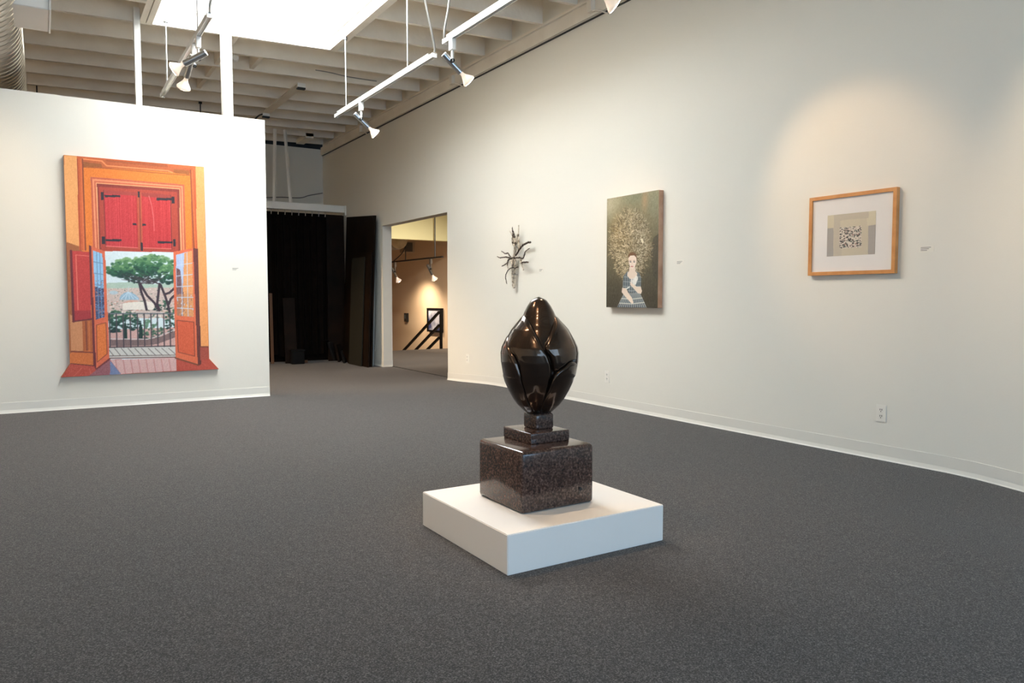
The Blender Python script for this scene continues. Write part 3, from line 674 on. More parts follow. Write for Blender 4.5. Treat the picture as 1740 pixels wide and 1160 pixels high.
# ------------------------------------------------------------------ painter: flat pictures as coloured vertex grids
class Canvas:
    def __init__(self, to2d, x0, x1, y0, y1, nx, ny):
        self.t = to2d; self.nx, self.ny = nx, ny
        self.u = np.linspace(x0, x1, nx); self.v = np.linspace(y0, y1, ny)
        self.U, self.V = np.meshgrid(self.u, self.v); self.c = np.zeros((ny, nx, 3))
        self.du = (x1-x0)/nx
    def fill(self, col): self.c[:] = col
    def mask(self, pts):
        P = np.array([self.t(*p) for p in pts]); m = np.zeros((self.ny, self.nx), bool); n = len(P)
        for i in range(n):
            (xa, ya), (xb, yb) = P[i], P[(i+1) % n]
            if ya == yb: continue
            c = ((ya > self.V) != (yb > self.V)); m ^= c & (self.U < (xb-xa)*(self.V-ya)/(yb-ya)+xa)
        return m
    def poly(self, pts, col, noise=0.0, a=1.0, mask=None):
        m = self.mask(pts)
        if mask is not None: m &= mask
        q = np.array(col, float)+(rng.normal(0, noise, (self.ny, self.nx))[..., None] if noise else 0)
        q = np.broadcast_to(q, self.c.shape); self.c[m] = self.c[m]*(1-a)+q[m]*a
        return m
    def line(self, pts, w, col, a=1.0, mask=None):
        P = np.array([self.t(*p) for p in pts]); best = np.full((self.ny, self.nx), 1e9)
        for (xa, ya), (xb, yb) in zip(P[:-1], P[1:]):
            lo_u = np.searchsorted(self.u, min(xa, xb)-w); hi_u = np.searchsorted(self.u, max(xa, xb)+w)
            lo_v = np.searchsorted(self.v, min(ya, yb)-w); hi_v = np.searchsorted(self.v, max(ya, yb)+w)
            U, V = self.U[lo_v:hi_v, lo_u:hi_u], self.V[lo_v:hi_v, lo_u:hi_u]
            if U.size == 0: continue
            L = (xb-xa)**2+(yb-ya)**2+1e-12; tt = np.clip(((U-xa)*(xb-xa)+(V-ya)*(yb-ya))/L, 0, 1)
            d = np.hypot(U-xa-tt*(xb-xa), V-ya-tt*(yb-ya)); best[lo_v:hi_v, lo_u:hi_u] = np.minimum(best[lo_v:hi_v, lo_u:hi_u], d)
        al = np.clip((w/2-best)/self.du+0.5, 0, 1)*a
        if mask is not None: al = al*mask
        self.c = self.c*(1-al[..., None])+np.array(col, float)*al[..., None]
    def blob(self, ctr, rx, ry, col, a=1.0, soft=0.3, mask=None):
        x, y = self.t(*ctr); d = np.hypot((self.U-x)/rx, (self.V-y)/ry); al = np.clip((1-d)/soft, 0, 1)*a
        if mask is not None: al = al*mask
        self.c = self.c*(1-al[..., None])+np.array(col, float)*al[..., None]
    def grain(self, s, kx=1, ky=1):
        g = rng.normal(0, s, (self.ny//ky+1, self.nx//kx+1)); g = np.repeat(np.repeat(g, ky, 0), kx, 1)[:self.ny, :self.nx]
        self.c = self.c+g[..., None]
    def mesh(self, name, to3d, m, parent, keep=None):
        U, V = self.U.ravel(), self.V.ravel(); co = to3d(U, V); nx, ny = self.nx, self.ny
        idx = np.arange(nx*ny).reshape(ny, nx)
        q = np.stack([idx[:-1, :-1], idx[:-1, 1:], idx[1:, 1:], idx[1:, :-1]], -1).reshape(-1, 4)
        if keep is not None:
            kk = (keep[:-1, :-1] & keep[:-1, 1:] & keep[1:, 1:] & keep[1:, :-1]).ravel(); q = q[kk]
        me = bpy.data.meshes.new(name); me.vertices.add(len(co)); me.vertices.foreach_set('co', co.astype(np.float32).ravel())
        me.loops.add(q.size); me.loops.foreach_set('vertex_index', q.ravel().astype(np.int32))
        me.polygons.add(len(q)); me.polygons.foreach_set('loop_start', (np.arange(len(q))*4).astype(np.int32))
        me.update(calc_edges=True)
        c = np.clip(self.c, 0, 255)/255.0; c = np.where(c <= 0.04045, c/12.92, ((c+0.055)/1.055)**2.4).reshape(-1, 3)
        at = me.color_attributes.new('paint', 'FLOAT_COLOR', 'POINT'); at.data.foreach_set('color', np.c_[c, np.ones(len(c))].astype(np.float32).ravel())
        o = finish(name, me, m, parent, False); return o

# ---- big window painting on the partition
YC = YP-0.045
def t_part(px, py): q = ony(px, py, YC); return (q[0], q[2])
OUT = [(108,263),(346.5,283.5),(355.5,609),(372,627),(103.5,641),(119,618)]
O2 = [t_part(*p) for p in OUT]
wp = thing('window_painting', 'large painting of red shutters and open doors onto a pine view', 'painting', (0.83, YC, O2[4][1]))
obj('stretcher', prism(nb(), [tuple(p) for p in O2], 'y', YC, YP-0.001), mat('canvas_edge', rgb(190,110,65), 0.7), wp)
cv = Canvas(t_part, min(p[0] for p in O2)-0.002, max(p[0] for p in O2)+0.002, min(p[1] for p in O2)-0.002, max(p[1] for p in O2)+0.002, 300, 430)
cv.fill((224,122,52))
cv.poly([(108,263),(130,265),(135,419),(112.5,411)], (238,165,98), 3)
cv.poly([(330,280),(347,283),(356,612),(336,600)], (242,160,92), 3)
cv.poly([(112.5,411),(135,418.5),(142,430),(142,600),(119,600)], (166,96,48), 3)
cv.poly([(130,264),(332,282),(335,425),(150,425),(135,425)], (206,96,44), 3)
cv.poly([(141,274),(324,292),(326,430),(146,430)], (232,126,40), 4)               # orange field
cv.poly([(135,268),(328,286),(328,295),(141,283)], (188,92,42), 4)
cv.poly([(141,275),(171,278),(174,284),(142,283.5)], (156,86,34), 3)
cv.poly([(180,271),(284,279),(286,284),(182,275)], (170,82,34), 3)
cv.poly([(296,287.5),(321,290),(322,297),(294,293.5)], (160,88,34), 3)
cv.line([(141,270),(173,273.5),(181,281.5),(285,290),(293,293)], 0.012, (240,140,80))
cv.line([(142,284),(174,285.5),(286,295.5),(322,298)], 0.006, (150,70,25))
for x_, c_ in ((131.5,(170,70,34)), (137,(226,116,60)), (140.2,(120,56,34))): cv.line([(x_,270),(x_+5.5,425)], 0.008, c_)
for x_, c_ in ((324.5,(120,60,36)), (327.5,(222,110,56)), (330,(190,80,44))): cv.line([(x_-1,289),(x_+5,425)], 0.008, c_)
cv.poly([(153.5,300),(313,313.5),(316,430),(158,430)], (216,116,74), 4)             # light moulding
for f_, c_ in ((0.15,(196,88,58)), (0.45,(238,150,104)), (0.7,(206,100,64)), (0.95,(244,170,116))):
    x_ = 153.5+11*f_; y_ = 300+12*f_; xr = 313-8.5*f_; yr = 313.5+8*f_
    cv.line([(x_+5,427),(x_,y_),(xr,yr),(xr+3,427)], 0.011, c_)
cv.poly([(164.5,312),(304.5,321.5),(307,429),(168.5,426)], (142,52,36), 4)          # recess
cv.poly([(168,317),(301,326),(303,429),(172,426)], (178,66,44), 4)
L_ = cv.poly([(176,322.5),(232.5,326.5),(234.5,421),(180,418.5)], (196,52,52), 5); R_ = cv.poly([(240.5,327),(289.5,331),(291.5,423),(243,421)], (196,52,50), 5)
g_ = rng.normal(0, 6, cv.nx); cv.c[L_] += np.broadcast_to(g_[None, :, None], cv.c.shape)[L_]; cv.c[R_] += np.broadcast_to(g_[None, :, None], cv.c.shape)[R_]
cv.poly([(176,322.5),(232.5,326.5),(233,333),(176,329)], (166,62,50)); cv.poly([(240.5,327),(289.5,331),(290,337),(241,333.5)], (162,60,48))
cv.poly([(233,326.5),(240.5,327),(243,424),(235,423)], (190,84,54)); cv.line([(237,327),(239.3,424)], 0.006, (110,44,32))
cv.line([(175.8,323),(179.8,420)], 0.006, (110,40,34)); cv.line([(289.8,331),(292,424)], 0.006, (110,40,34))
cv.line([(180,418),(234,421)], 0.006, (238,130,120)); cv.line([(243,421),(291,422.5)], 0.006, (238,130,120))
cv.line([(253,333),(258,350),(261,372),(262,392)], 0.006, (226,130,122), 0.8)
for r_ in ((171,326,175.8,339.7),(177.5,331,204,335),(173,401.7,178,414.7),(179.5,406,206.7,410),(291.2,333.6,296.7,346),(265.7,336,291,340.5),(293.8,406,298.6,419),(268,409.5,293,413.5),(234.2,325,237.8,335),(225,379,232,382.6),(241.5,380,247.6,383.6),(239.3,412,242.6,426)):
    cv.poly([(r_[0],r_[1]),(r_[2],r_[1]+0.3),(r_[2]+0.3,r_[3]),(r_[0]+0.3,r_[3])], (48,36,40))
# view through the doors
V_ = [(176,426.5),(298,428.5),(300,612),(184,612)]
vm = cv.mask(V_)
cv.poly(V_, (216,228,230), 3)
cv.poly([(176,481),(220,479),(260,483),(300,480),(300,500),(180,500)], (176,196,178), 5, mask=vm)
town = cv.poly([(176,490),(300,488),(300,540),(180,540)], (206,184,172), 0, mask=vm)
for _ in range(420):
    x_, y_ = rng.uniform(178,299), rng.uniform(489,540); s_ = 0.6+ (y_-489)/40
    c_ = [(226,206,194),(198,140,118),(170,150,140),(120,130,110),(214,178,160),(92,112,92),(236,226,214)][rng.integers(7)]
    cv.poly([(x_,y_),(x_+rng.uniform(1,3.6)*s_,y_),(x_+rng.uniform(1,3.6)*s_,y_+rng.uniform(0.7,2.2)*s_),(x_,y_+1.4*s_)], c_, 0, 0.85, vm)
cv.poly([(203,506),(206,501),(211,497.5),(217,495.5),(224,497),(231,501),(236,506.5),(236,509),(203,509)], (150,178,196), 4, mask=vm)
for k_ in range(5): cv.line([(218,495.5),(206+7*k_,508)], 0.006, (206,222,230), 0.8, vm)
cv.line([(218,496),(218.3,487)], 0.006, (200,205,205), 1, vm); cv.blob((193,497), 0.045, 0.022, (176,196,204), 0.9, 0.3, vm)
cv.poly([(208,516),(222,511),(236,513),(250,512),(262,514),(262,526),(208,526)], (232,222,208), 4, mask=vm); cv.poly([(206,515),(222,509),(236,512),(222,513.5)], (216,170,150), 3, mask=vm)
cv.poly([(184,560),(300,556),(300,592),(184,592)], (206,164,154), 6, mask=vm)
def foliage(ctr, rx, ry, n, cols, rr):
    x0_, y0_ = ctr
    for _ in range(n):
        a_ = rng.uniform(0, 2*math.pi); r_ = math.sqrt(rng.uniform(0, 1))
        px_, py_ = x0_+rx*r_*math.cos(a_), y0_+ry*r_*math.sin(a_)
        lit = (-(py_-y0_)/ry*0.5+0.5)*0.75+rng.uniform(0, 0.35); c_ = cols[int(min(len(cols)-1, max(0, lit*len(cols))))]
        cv.blob((px_, py_), rr*rng.uniform(0.6, 1.3), rr*rng.uniform(0.45, 0.9), c_, 0.9, 0.5, vm)
DG = [(20,42,36),(26,56,44),(34,74,54),(58,98,68)]
foliage((196,548), 16, 20, 70, DG, 0.022); foliage((222,545), 16, 16, 60, DG, 0.02); foliage((256,562), 20, 20, 90, [(34,60,50),(52,88,66),(80,116,88),(104,140,112)], 0.018); foliage((290,545), 10, 22, 40, DG, 0.02)
foliage((268,522), 8, 6, 20, DG, 0.015); foliage((282,518), 7, 8, 18, DG, 0.015)
for x_ in (213,239): cv.poly([(x_-3.5,586),(x_-3,556),(x_,545),(x_+3,556),(x_+4,586)], (26,52,40), 3, mask=vm)
for tr in ([(236,478),(240,496),(246,512),(249,526)], [(238,482),(250,502),(262,514),(270,527)], [(271,482),(269,500),(267,516),(271,527)], [(273,484),(281,504),(286,520),(289,534)], [(297,489),(288,497),(280,500)], [(298,500),(290,508),(287,516)]):
    cv.line(tr, 0.022, (62,44,50), 1, vm)
PG = [(22,48,40),(28,66,48),(44,92,58),(78,124,76),(120,158,104)]
foliage((222,456), 40, 18, 230, PG, 0.024); foliage((205,460), 24, 11, 80, PG, 0.02); foliage((262,450), 34, 17, 190, PG, 0.024); foliage((284,466), 15, 17, 90, PG, 0.022); foliage((240,472), 30, 9, 60, PG[:3], 0.018)
for _ in range(26):
    x_ = rng.uniform(200,290); cv.line([(237+rng.uniform(-2,36), 482), (x_, 468+rng.uniform(-4,8))], 0.005, (60,44,46), 0.8, vm)
cv.poly([(186,577),(250,577),(270,573),(300,561),(300,572),(268,584),(250,587),(186,588)], (128,102,98), 5, mask=vm); cv.line([(186,575.5),(250,576),(270,571),(300,559)], 0.010, (206,190,186), 1, vm)
cv.poly([(184,591),(300,588),(300,606),(185,609)], (208,204,196), 3, mask=vm)
for k_ in range(10): cv.line([(183+11.5*k_,591.5),(193+12*k_,604)], 0.006, (100,88,84), 1, vm)
cv.line([(184,604.5),(300,603)], 0.008, (120,104,96), 1, vm); cv.line([(184,608.5),(300,606.5)], 0.010, (112,72,62), 1, vm)
cv.line([(181,532.7),(298,532.5)], 0.013, (112,116,118), 1, vm); cv.line([(183,590),(300,587.5)], 0.011, (70,56,56), 1, vm)
for x_ in (187,198.7,210.3,222.3,234.5,246,257.5,268.5,279.3,289.8): cv.line([(x_-1.2,533),(x_,590 if x_ < 230 else 588.5)], 0.011, (74,62,66), 1, vm)
# plaster, shutter and left door leaf
cv.poly([(119,534),(139.7,546),(141.5,596),(120.7,596)], (206,138,90), 3)
cv.poly([(139.7,540),(156,540),(158,596),(141.5,596)], (176,92,40), 4); cv.line([(146,546),(148,595)], 0.010, (120,58,34)); cv.line([(151,546),(152.5,595)], 0.008, (206,116,56))
cv.poly([(120.8,598),(159,599),(160,621),(120.5,618)], (208,112,50), 6); cv.line([(120.7,597),(159,598.5)], 0.014, (130,58,34)); cv.line([(120.5,618),(160,621.5)], 0.012, (96,40,30))
cv.poly([(119.7,425.5),(152,428),(155,542.5),(124.3,546.5)], (196,60,50), 5)
cv.line([(120.5,426),(125,546)], 0.020, (106,36,36)); cv.line([(129,433),(132.5,526)], 0.005, (240,150,120)); cv.line([(129,433),(152,435)], 0.005, (236,130,110)); cv.line([(124,546),(155,542)], 0.014, (110,40,36)); cv.poly([(126,528),(154.5,527),(155,541),(126.5,544)], (168,48,46), 4)
cv.poly([(150.7,416),(178.5,427),(186.2,610),(163,628),(159.3,630)], (218,104,66), 4)
cv.poly([(150.7,416),(154.5,417.5),(163.5,629),(159.3,630.3)], (112,42,40), 3)
G_ = cv.poly([(158.4,425.5),(174,431),(178,538.5),(162.6,543)], (150,194,226), 3)
cv.poly([(160,487),(176,490),(178,538.5),(162.6,543)], (70,78,110), 10, mask=G_)
for _ in range(90):
    x_, y_ = rng.uniform(159,177), rng.uniform(476,540); cv.poly([(x_,y_),(x_+2.4,y_),(x_+2.4,y_+1.6),(x_,y_+1.6)], [(40,50,74),(92,120,160),(176,120,110),(120,150,190)][rng.integers(4)], 0, 0.8, G_)
for k_ in range(1, 6): cv.line([(158+0.6*k_,425+19.5*k_),(174.5+0.6*k_,429+18.6*k_)], 0.006, (100,130,170), 1, G_)
for f_ in (0.36, 0.7): cv.line([(158.4+15.6*f_,425+6*f_),(162.6+15.4*f_,543-4*f_)], 0.006, (110,140,176), 1, G_)
cv.poly([(163.8,552),(180,548),(182,601),(165.3,615)], (226,120,50), 6); cv.line([(163.8,552),(180,548),(182,601),(165.3,615),(163.8,552)], 0.006, (130,62,38))
cv.line([(163,628),(186,610)], 0.018, (120,52,46))
# sill
cv.poly([(119,618),(160,622),(163,629),(187,611),(299,607),(338,620),(340,611),(356,609),(372,627),(103.5,641)], (188,78,58), 6)
for k_ in range(3): cv.line([(140+12*k_,624+2*k_),(125+30*k_,639)], 0.006, (206,100,80))
cv.poly([(163,629),(187,611),(187,637),(150,639)], (150,92,96), 6); cv.poly([(187,612),(206,635.5),(187,637)], (118,130,164), 5)
cv.poly([(187,611),(299,607.5),(300,630),(206,635.5)], (214,172,166), 5)
for k_ in range(8): cv.line([(196+13*k_,610.5),(200+13*k_,634)], 0.010, (196,132,126), 0.8, cv.mask([(187,611),(299,607.5),(300,630),(206,635.5)]))
# right door leaf
cv.poly([(333,422),(336,422),(342,618),(338.5,621)], (100,48,40)); cv.poly([(339.5,589),(355,589),(356,609),(340,612)], (170,78,58), 5); cv.line([(339.5,589),(355,589)], 0.012, (120,58,40))
cv.poly([(294.3,427.6),(328,421.5),(336.5,620),(298,608)], (222,108,68), 4)
cv.poly([(328,421.5),(334,422),(339.5,619),(336,620.3)], (110,52,42), 3)
G_ = cv.poly([(298.8,433),(326.6,425.5),(329,538.6),(300.5,536)], (176,190,220), 3)
cv.poly([(313,430),(327,425),(329,538.6),(309,537)], (228,156,96), 6, mask=G_); cv.poly([(300,455),(306,458),(312,500),(312,537),(300,536)], (120,84,84), 10, mask=G_); cv.poly([(300,500),(329,498),(329,538.6),(300.5,536)], (206,140,90), 12, a=0.6, mask=G_)
for _ in range(60):
    x_, y_ = rng.uniform(300,328), rng.uniform(500,538); cv.poly([(x_,y_),(x_+1.8,y_),(x_+1.8,y_+3),(x_,y_+3)], [(240,180,110),(150,110,100),(220,150,90),(190,200,220)][rng.integers(4)], 0, 0.7, G_)
for k_ in range(1, 6): cv.line([(298.8,433+18*k_),(328.5,427+19.5*k_)], 0.007, (196,206,222), 1, G_)
for f_ in (0.33, 0.67): cv.line([(298.8+28*f_,433-7*f_),(300.5+28.5*f_,537)], 0.006, (196,206,222), 1, G_)
cv.poly([(300.5,544),(329.5,547),(331,605),(303,598)], (214,94,56), 5); cv.line([(300.5,544),(329.5,547),(331,605),(303,598),(300.5,544)], 0.007, (130,60,42))
cv.line([(298,608),(337,620)], 0.014, (120,70,44))
cv.grain(2.5); cv.grain(2.0, 2, 5)
M['painting'] = vcol_mat('oil_paint', 0.45)
cv.mesh('painted_image', lambda U, V: np.c_[U, np.full(len(U), YC-0.0015), V], M['painting'], wp, keep=cv.mask(OUT))

# ---- portrait of a girl with a cloud of straw on the right wall
XG = XW-0.055
def t_wall(X): 
    def f(px, py): q = onx(px, py, X); return (-q[1], q[2])
    return f
tg = t_wall(XG); c_tl, c_tr, c_bl, c_br = tg(1031,338), tg(1118.5,322.5), tg(1031,521), tg(1119,524)
gy0, gy1 = -(c_tl[0]+c_bl[0])/2, -(c_tr[0]+c_br[0])/2; gz1, gz0 = (c_tl[1]+c_tr[1])/2, (c_bl[1]+c_br[1])/2
gp = thing('girl_portrait', 'tall dark painting of a girl in plaid with a straw-like hair cloud', 'painting', (XG, (gy0+gy1)/2, gz0))
obj('stretcher', bx(nb(), XG, XW-0.001, gy1, gy0, gz0, gz1), mat('raw_panel_edge', rgb(206,164,134), 0.7, noise=(9, rgb(184,138,106), 0.4, 0.7)), gp)
cv = Canvas(tg, -gy0, -gy1, gz0, gz1, 210, 290)
vv = (cv.V-gz0)/(gz1-gz0); uu = (cv.U+gy0)/(gy0-gy1)
cv.c[:] = np.array((64,59,46.))+(vv**1.2)[..., None]*np.array((90,86,66.))
cv.blob((1036,348), 0.20, 0.20, (196,184,154), 0.75, 1.0); cv.blob((1045,370), 0.12, 0.30, (170,156,120), 0.5, 1.0)
cv.blob((1080,335), 0.20, 0.12, (112,118,90), 0.6, 1.0); cv.blob((1096,340), 0.06, 0.14, (176,142,104), 0.8, 0.9); cv.blob((1112,345), 0.12, 0.15, (134,134,108), 0.6, 1.0)
cv.poly([(1122,395),(1110,404),(1106,425),(1110,470),(1122,480)], (70,66,54), 2, 0.8)
cv.blob((1068,415), 0.42, 0.42, (122,102,66), 0.75, 0.9); cv.blob((1050,395), 0.15, 0.2, (150,116,60), 0.6, 1.0)
cv.grain(5.0); cv.grain(4.0, 3, 5)
hx, hy = 1074, 436
def in_cloud(px, py): return ((px-1071)/(36.5 if py < 440 else 31))**2 + ((py-420)/(68 if py < 420 else 61))**2
for _ in range(4600):
    px, py = rng.uniform(1034,1110), rng.uniform(350,482)
    dd = in_cloud(px, py)
    if dd > 1.0*rng.uniform(0.7, 1.08): continue
    a_ = math.atan2(py-hy, px-hx)+rng.normal(0, 0.75); l_ = rng.uniform(1.2, 4.5)
    b_ = rng.uniform(0.35, 1.0)*(1.0 if dd < 0.5 else 0.8); warm = (px < 1075)
    c_ = np.array((242,222,186) if warm else (224,210,184))*b_+np.array((112,92,60))*(1-b_)
    if rng.uniform() < 0.22: c_ = np.array((84,70,46))
    cv.line([(px, py), (px+l_*math.cos(a_), py+l_*math.sin(a_))], 0.005, c_, 0.8)
cv.poly([(1088,406),(1092,405),(1094,412),(1092,414)], (226,214,186))
# figure
cv.poly([(1066,461),(1060,468),(1058.5,480),(1058,491),(1066,490),(1068,497),(1088,498),(1089,488),(1090,472),(1086,463),(1081,461)], (88,98,104), 4)
cv.poly([(1060,498),(1087,497),(1093,508),(1099,523),(1049,521.5),(1055,509)], (84,94,102), 4)
sk = cv.mask([(1060,498),(1087,497),(1093,508),(1099,523),(1049,521.5),(1055,509)]); bd = cv.mask([(1066,461),(1060,468),(1058.5,480),(1058,491),(1066,490),(1068,497),(1088,498),(1089,488),(1090,472),(1086,463),(1081,461)])
for k_ in range(15): cv.line([(1062+1.75*k_,497),(1048+3.6*k_,523)], 0.006, (208,208,196), 0.85, sk)
for y_ in (505,513): cv.line([(1048,y_+1.5),(1074,y_+3),(1100,y_)], 0.008, (216,214,200), 0.9, sk)
for k_ in range(9): cv.line([(1059+3.6*k_,462),(1059+3.6*k_,498)], 0.005, (176,182,178), 0.8, bd)
for y_ in (470,478,486,493): cv.line([(1057,y_),(1074,y_+1),(1091,y_)], 0.005, (176,182,178), 0.8, bd)
SKN = (226,204,184)
cv.poly([(1069.5,454),(1079.5,454),(1080,461),(1083,464),(1082,470),(1077,474),(1070,473.5),(1066,468),(1066.5,463),(1069.5,460)], SKN, 2)
cv.poly([(1067.5,437),(1067.6,433),(1070.5,429),(1076,428),(1081,431),(1082.3,437),(1082,446)], (112,78,50), 4)
cv.poly([(1068.2,438),(1071,434.5),(1078,434),(1081.4,437.5),(1081.8,445),(1079,453),(1075,457),(1071.5,455),(1069,448)], (234,212,194), 1)
for x_ in (1071.5,1077.8): cv.line([(x_-1,444.6),(x_+1,444.8)], 0.010, (92,86,86), 0.9); cv.line([(x_-1.5,442.6),(x_+1.3,442.4)], 0.005, (150,116,90), 0.9)
cv.line([(1074.3,445),(1074,449.5)], 0.005, (206,176,158), 0.9); cv.line([(1072.6,452.6),(1075.6,452.6)], 0.010, (188,110,100), 0.9)
cv.poly([(1057.5,489),(1064,489),(1067,496),(1074,506),(1076.5,514),(1074,516),(1070,512),(1062,503),(1056.5,496)], SKN, 2)
cv.poly([(1089,487),(1091,494),(1089.5,499),(1084,498),(1076,489),(1071,484),(1071,479),(1075,481),(1082,487)], SKN, 2)
cv.blob((1078.5,478), 0.035, 0.04, (232,226,216), 0.95, 0.3); cv.blob((1081.5,473), 0.025, 0.03, (236,230,220), 0.9, 0.3); cv.blob((1073.5,477), 0.02, 0.03, (226,216,206), 0.9, 0.4); cv.line([(1064.5,490.5),(1069.5,487.5)], 0.012, (220,222,214))
cv.mesh('painted_image', lambda U, V: np.c_[np.full(len(U), XG-0.0012), -U, V], M['painting'], gp)

# ---- oak framed print
XF = XW-0.035; tf = t_wall(XF)
p1, p2, p3, p4 = tf(1374.5,336.5), tf(1523.5,317.5), tf(1520.5,464), tf(1373.5,468.3)
fy0, fy1 = -(p1[0]+p4[0])/2, -(p2[0]+p3[0])/2; fz1, fz0 = (p1[1]+p2[1])/2, (p3[1]+p4[1])/2
fp = thing('framed_print', 'honey oak framed abstract print with wide white mat', 'picture', (XF, (fy0+fy1)/2, fz0))
w_ = 0.024
for nm, q in (('frame_side', (fy1, fy1+w_, fz0, fz1)), ('frame_side', (fy0-w_, fy0, fz0, fz1)), ('frame_rail', (fy1+w_, fy0-w_, fz0, fz0+w_)), ('frame_rail', (fy1+w_, fy0-w_, fz1-w_, fz1))):
    obj(nm, bx(nb(), XF, XW-0.001, *q), M['oak'], fp)
obj('mat_board', bx(nb(), XF+0.012, XF+0.016, fy1+w_, fy0-w_, fz0+w_, fz1-w_), M['mat'], fp)
obj('backing', bx(nb(), XF+0.018, XW-0.004, fy1+w_, fy0-w_, fz0+w_, fz1-w_), M['board2'], fp)
tp = t_wall(XF+0.0115); a_, b_, c_, d_ = tp(1406.3,366.3), tp(1488.5,357.8), tp(1487,431.4), tp(1405,436)
py0, py1 = -(a_[0]+d_[0])/2, -(b_[0]+c_[0])/2; pz1, pz0 = (a_[1]+b_[1])/2, (c_[1]+d_[1])/2
cv = Canvas(tp, -py0, -py1, pz0, pz1, 170, 150); cv.fill((208,196,172))
cv.poly([(1404,364),(1418,364),(1418,390),(1404,390)], (214,202,174), 3); cv.poly([(1473,355),(1490,355),(1490,382),(1473,384)], (216,205,178), 3)
cv.poly([(1417,362),(1476,356),(1476,370),(1430,374),(1430,440),(1417,440)], (200,188,168), 2)
cv.poly([(1428,375),(1462,371.5),(1462,386),(1428,388)], (211,199,174), 3)
cv.poly([(1404,388.5),(1416.5,387),(1416,440),(1404,440)], (172,164,156), 3); cv.poly([(1475.5,383.5),(1490,381),(1490,434),(1475,434)], (174,166,158), 3)
qq = [(1427,386.5),(1464,383.5),(1464,420),(1426.5,422)]; qm = cv.poly(qq, (222,210,194), 2)
for _ in range(330):
    x_, y_ = rng.uniform(1426,1463.5), rng.uniform(384,421); s_ = rng.uniform(0.4, 1.5); a0 = rng.uniform(0, 3.14)
    c_ = [(58,54,52),(96,90,86),(70,66,62),(176,142,132),(132,126,120),(70,96,84),(40,38,38)][rng.integers(7)]
    cv.poly([(x_+s_*math.cos(a0+t_)*(1+0.6*(i_ % 2)), y_+s_*math.sin(a0+t_)) for i_, t_ in enumerate((0, 1.5, 3.0, 4.6))], c_, 0, 0.95, qm)
cv.grain(2.5)
cv.mesh('print_sheet', lambda U, V: np.c_[np.full(len(U), XF+0.0112), -U, V], vcol_mat('print_ink', 0.8), fp)
obj('glazing', bx(nb(), XF+0.005, XF+0.007, fy1+w_-0.002, fy0-w_+0.002, fz0+w_-0.002, fz1-w_+0.002), M['glass'], fp)

# ---- branch relief
def br(px, py, out=0.07): q = onx(830+px/8.29, 370+py/8.29, XW-out); return tuple(q)
M['branch'] = mat('nickel_bronze_branch', rgb(206,192,172), 0.28, 0.7, noise=(30, rgb(84,70,58), 0.48, 0.66), bump=(60, 0.6))
M['branchdark'] = mat('dark_bronze_twig', rgb(116,102,90), 0.3, 0.75, noise=(40, rgb(40,33,29), 0.42, 0.62), bump=(60, 0.5))
BR = thing('branch_relief', 'cast metal branch relief with twisting twigs fixed to the white wall', 'wall sculpture', (XW-0.05, 7.4, 1.18))
def limb(name, pts, r0, r1, m, o0=0.06, o1=0.06, bump=0.2):
    n = len(pts); P = [br(p[0], p[1], o0+(o1-o0)*i/(n-1)) for i, p in enumerate(pts)]
    Q = smooth_path(P, 6); Q = [Q[0]]+[Vector((q.x, q.y+random.uniform(-1, 1)*0.004, q.z+random.uniform(-1, 1)*0.004)) for q in Q[1:]]; R = [(r0+(r1-r0)*i/(len(Q)-1))*(1+bump*math.sin(i*2.3)) for i in range(len(Q))]
    return obj(name, tube(nb(), Q, R, 9), M[m], BR, 60)
limb('stem', [(365,290),(375,400),(366,540),(345,640),(342,760),(346,880),(362,985)], 0.017, 0.012, 'branch', 0.06, 0.05)
limb('stem', [(372,560),(378,650),(372,760),(368,900),(378,960)], 0.014, 0.008, 'branch', 0.045, 0.04)
limb('fork', [(372,400),(340,350),(336,290),(352,245)], 0.013, 0.010, 'branch'); limb('fork', [(374,390),(398,345),(402,280),(412,230)], 0.011, 0.008, 'branch')
limb('spike', [(362,270),(352,225),(338,170),(337,128)], 0.017, 0.003, 'branchdark', 0.07, 0.08); limb('spike', [(340,250),(318,215),(300,188)], 0.008, 0.004, 'branch', 0.06, 0.05)
limb('spike', [(432,440),(427,330),(424,220),(428,100)], 0.012, 0.006, 'branch', 0.05, 0.05)
limb('twig', [(385,530),(430,455),(490,385),(545,352),(592,345)], 0.010, 0.011, 'branchdark', 0.06, 0.08)
limb('twig', [(370,570),(430,560),(480,575),(505,520),(520,475),(578,433)], 0.009, 0.005, 'branchdark', 0.06, 0.09)
limb('twig', [(450,585),(462,630),(480,690),(490,738)], 0.011, 0.007, 'branch', 0.06, 0.07); limb('twig', [(465,630),(510,625),(553,627)], 0.009, 0.009, 'branchdark', 0.07, 0.09)
limb('twig', [(370,565),(310,575),(276,600),(262,640),(188,678)], 0.011, 0.005, 'branchdark', 0.06, 0.09); limb('twig', [(278,600),(268,660),(276,715)], 0.008, 0.005, 'branch', 0.06, 0.05)
limb('twig', [(290,560),(230,552),(170,562),(120,542)], 0.009, 0.004, 'branchdark', 0.06, 0.09); limb('twig', [(310,560),(275,500),(235,500),(184,468)], 0.009, 0.005, 'branchdark', 0.06, 0.08)
limb('twig', [(418,690),(375,705),(330,700),(285,728),(250,790),(242,850),(258,932)], 0.006, 0.005, 'branchdark', 0.07, 0.08)
limb('twig', [(320,600),(330,640),(345,660)], 0.012, 0.008, 'branch', 0.06, 0.06)
limb('spike', [(362,900),(340,940),(344,980)], 0.010, 0.003, 'branch', 0.05, 0.05)
for pz in ((368,420),(345,800)):
    q = br(*pz); obj('wall_pin', tube(nb(), [q, (XW-0.004, q[1], q[2])], 0.004, 6), M['steel'], BR)

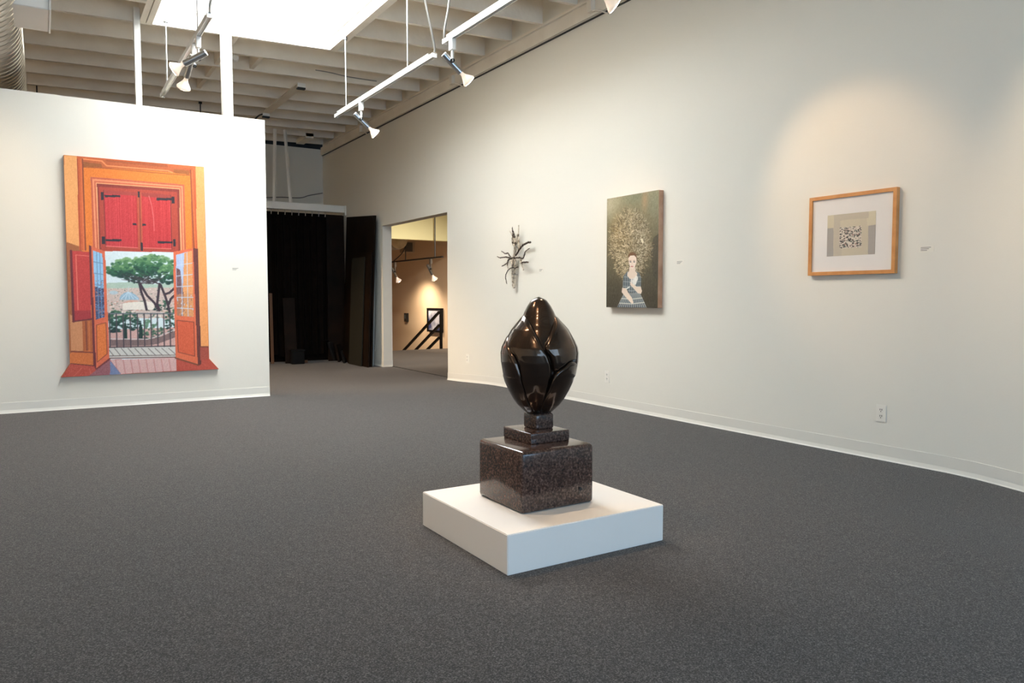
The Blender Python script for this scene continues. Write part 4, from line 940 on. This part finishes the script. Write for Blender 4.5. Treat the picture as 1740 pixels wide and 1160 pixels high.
# ------------------------------------------------------------------ wall labels and outlets
def wall_label(y, what):
    t = thing('wall_label', 'small white caption card '+what, 'label', (XW, y, 1.35))
    obj('card', bx(nb(), XW-0.002, XW, y-0.045, y+0.045, 1.352, 1.392), M['label'], t)
    for k in range(3): obj('text_line', bx(nb(), XW-0.0026, XW-0.002, y-0.002-0.012*(2-k), y+0.038, 1.380-0.009*k, 1.3835-0.009*k), M['ink'], t)
wall_label(6.895, 'beside the branch relief'); wall_label(4.762, 'beside the girl portrait'); wall_label(2.626, 'beside the oak framed print')
t = thing('wall_label', 'small white caption card beside the window painting', 'label', (1.745, YP, 1.35))
obj('card', bx(nb(), 1.70, 1.79, YP-0.002, YP, 1.352, 1.392), M['label'], t)
for k in range(3): obj('text_line', bx(nb(), 1.706, 1.744+0.012*(2-k), YP-0.0026, YP-0.002, 1.380-0.009*k, 1.3835-0.009*k), M['ink'], t)
def outlet(y, zc, what):
    t = thing('wall_outlet', 'cream duplex wall outlet '+what, 'outlet', (XW, y, zc-0.057))
    bm = bx(nb(), XW-0.006, XW, y-0.036, y+0.036, zc-0.057, zc+0.057); bmesh.ops.bevel(bm, geom=[e for e in bm.edges if all(v.co.x < XW-0.003 for v in e.verts)], offset=0.003, segments=2, affect='EDGES')
    obj('plate', bm, M['plate'], t)
    for s in (-1, 1):
        c = zc+s*0.0205
        r_ = obj('receptacle', tube(nb(), [(XW-0.006, y, c), (XW-0.0075, y, c)], 0.0165, 16), M['plate'], t)
        bx_ = nb(); bx(bx_, XW-0.0082, XW-0.0075, y+0.004, y+0.0075, c-0.001, c+0.010); obj('slot', bx_, M['slot'], r_)
        bx_ = nb(); bx(bx_, XW-0.0082, XW-0.0075, y-0.0085, y-0.0045, c-0.001, c+0.010); obj('slot', bx_, M['slot'], r_)
        obj('slot', tube(nb(), [(XW-0.0075, y, c-0.008), (XW-0.0082, y, c-0.008)], 0.0032, 8), M['slot'], r_)
outlet(2.893, 0.308, 'under the oak framed print'); outlet(5.738, 0.295, 'under the girl portrait'); outlet(8.606, 0.277, 'near the wall opening'); outlet(11.843, 0.236, 'between the opening and the leaning panels')
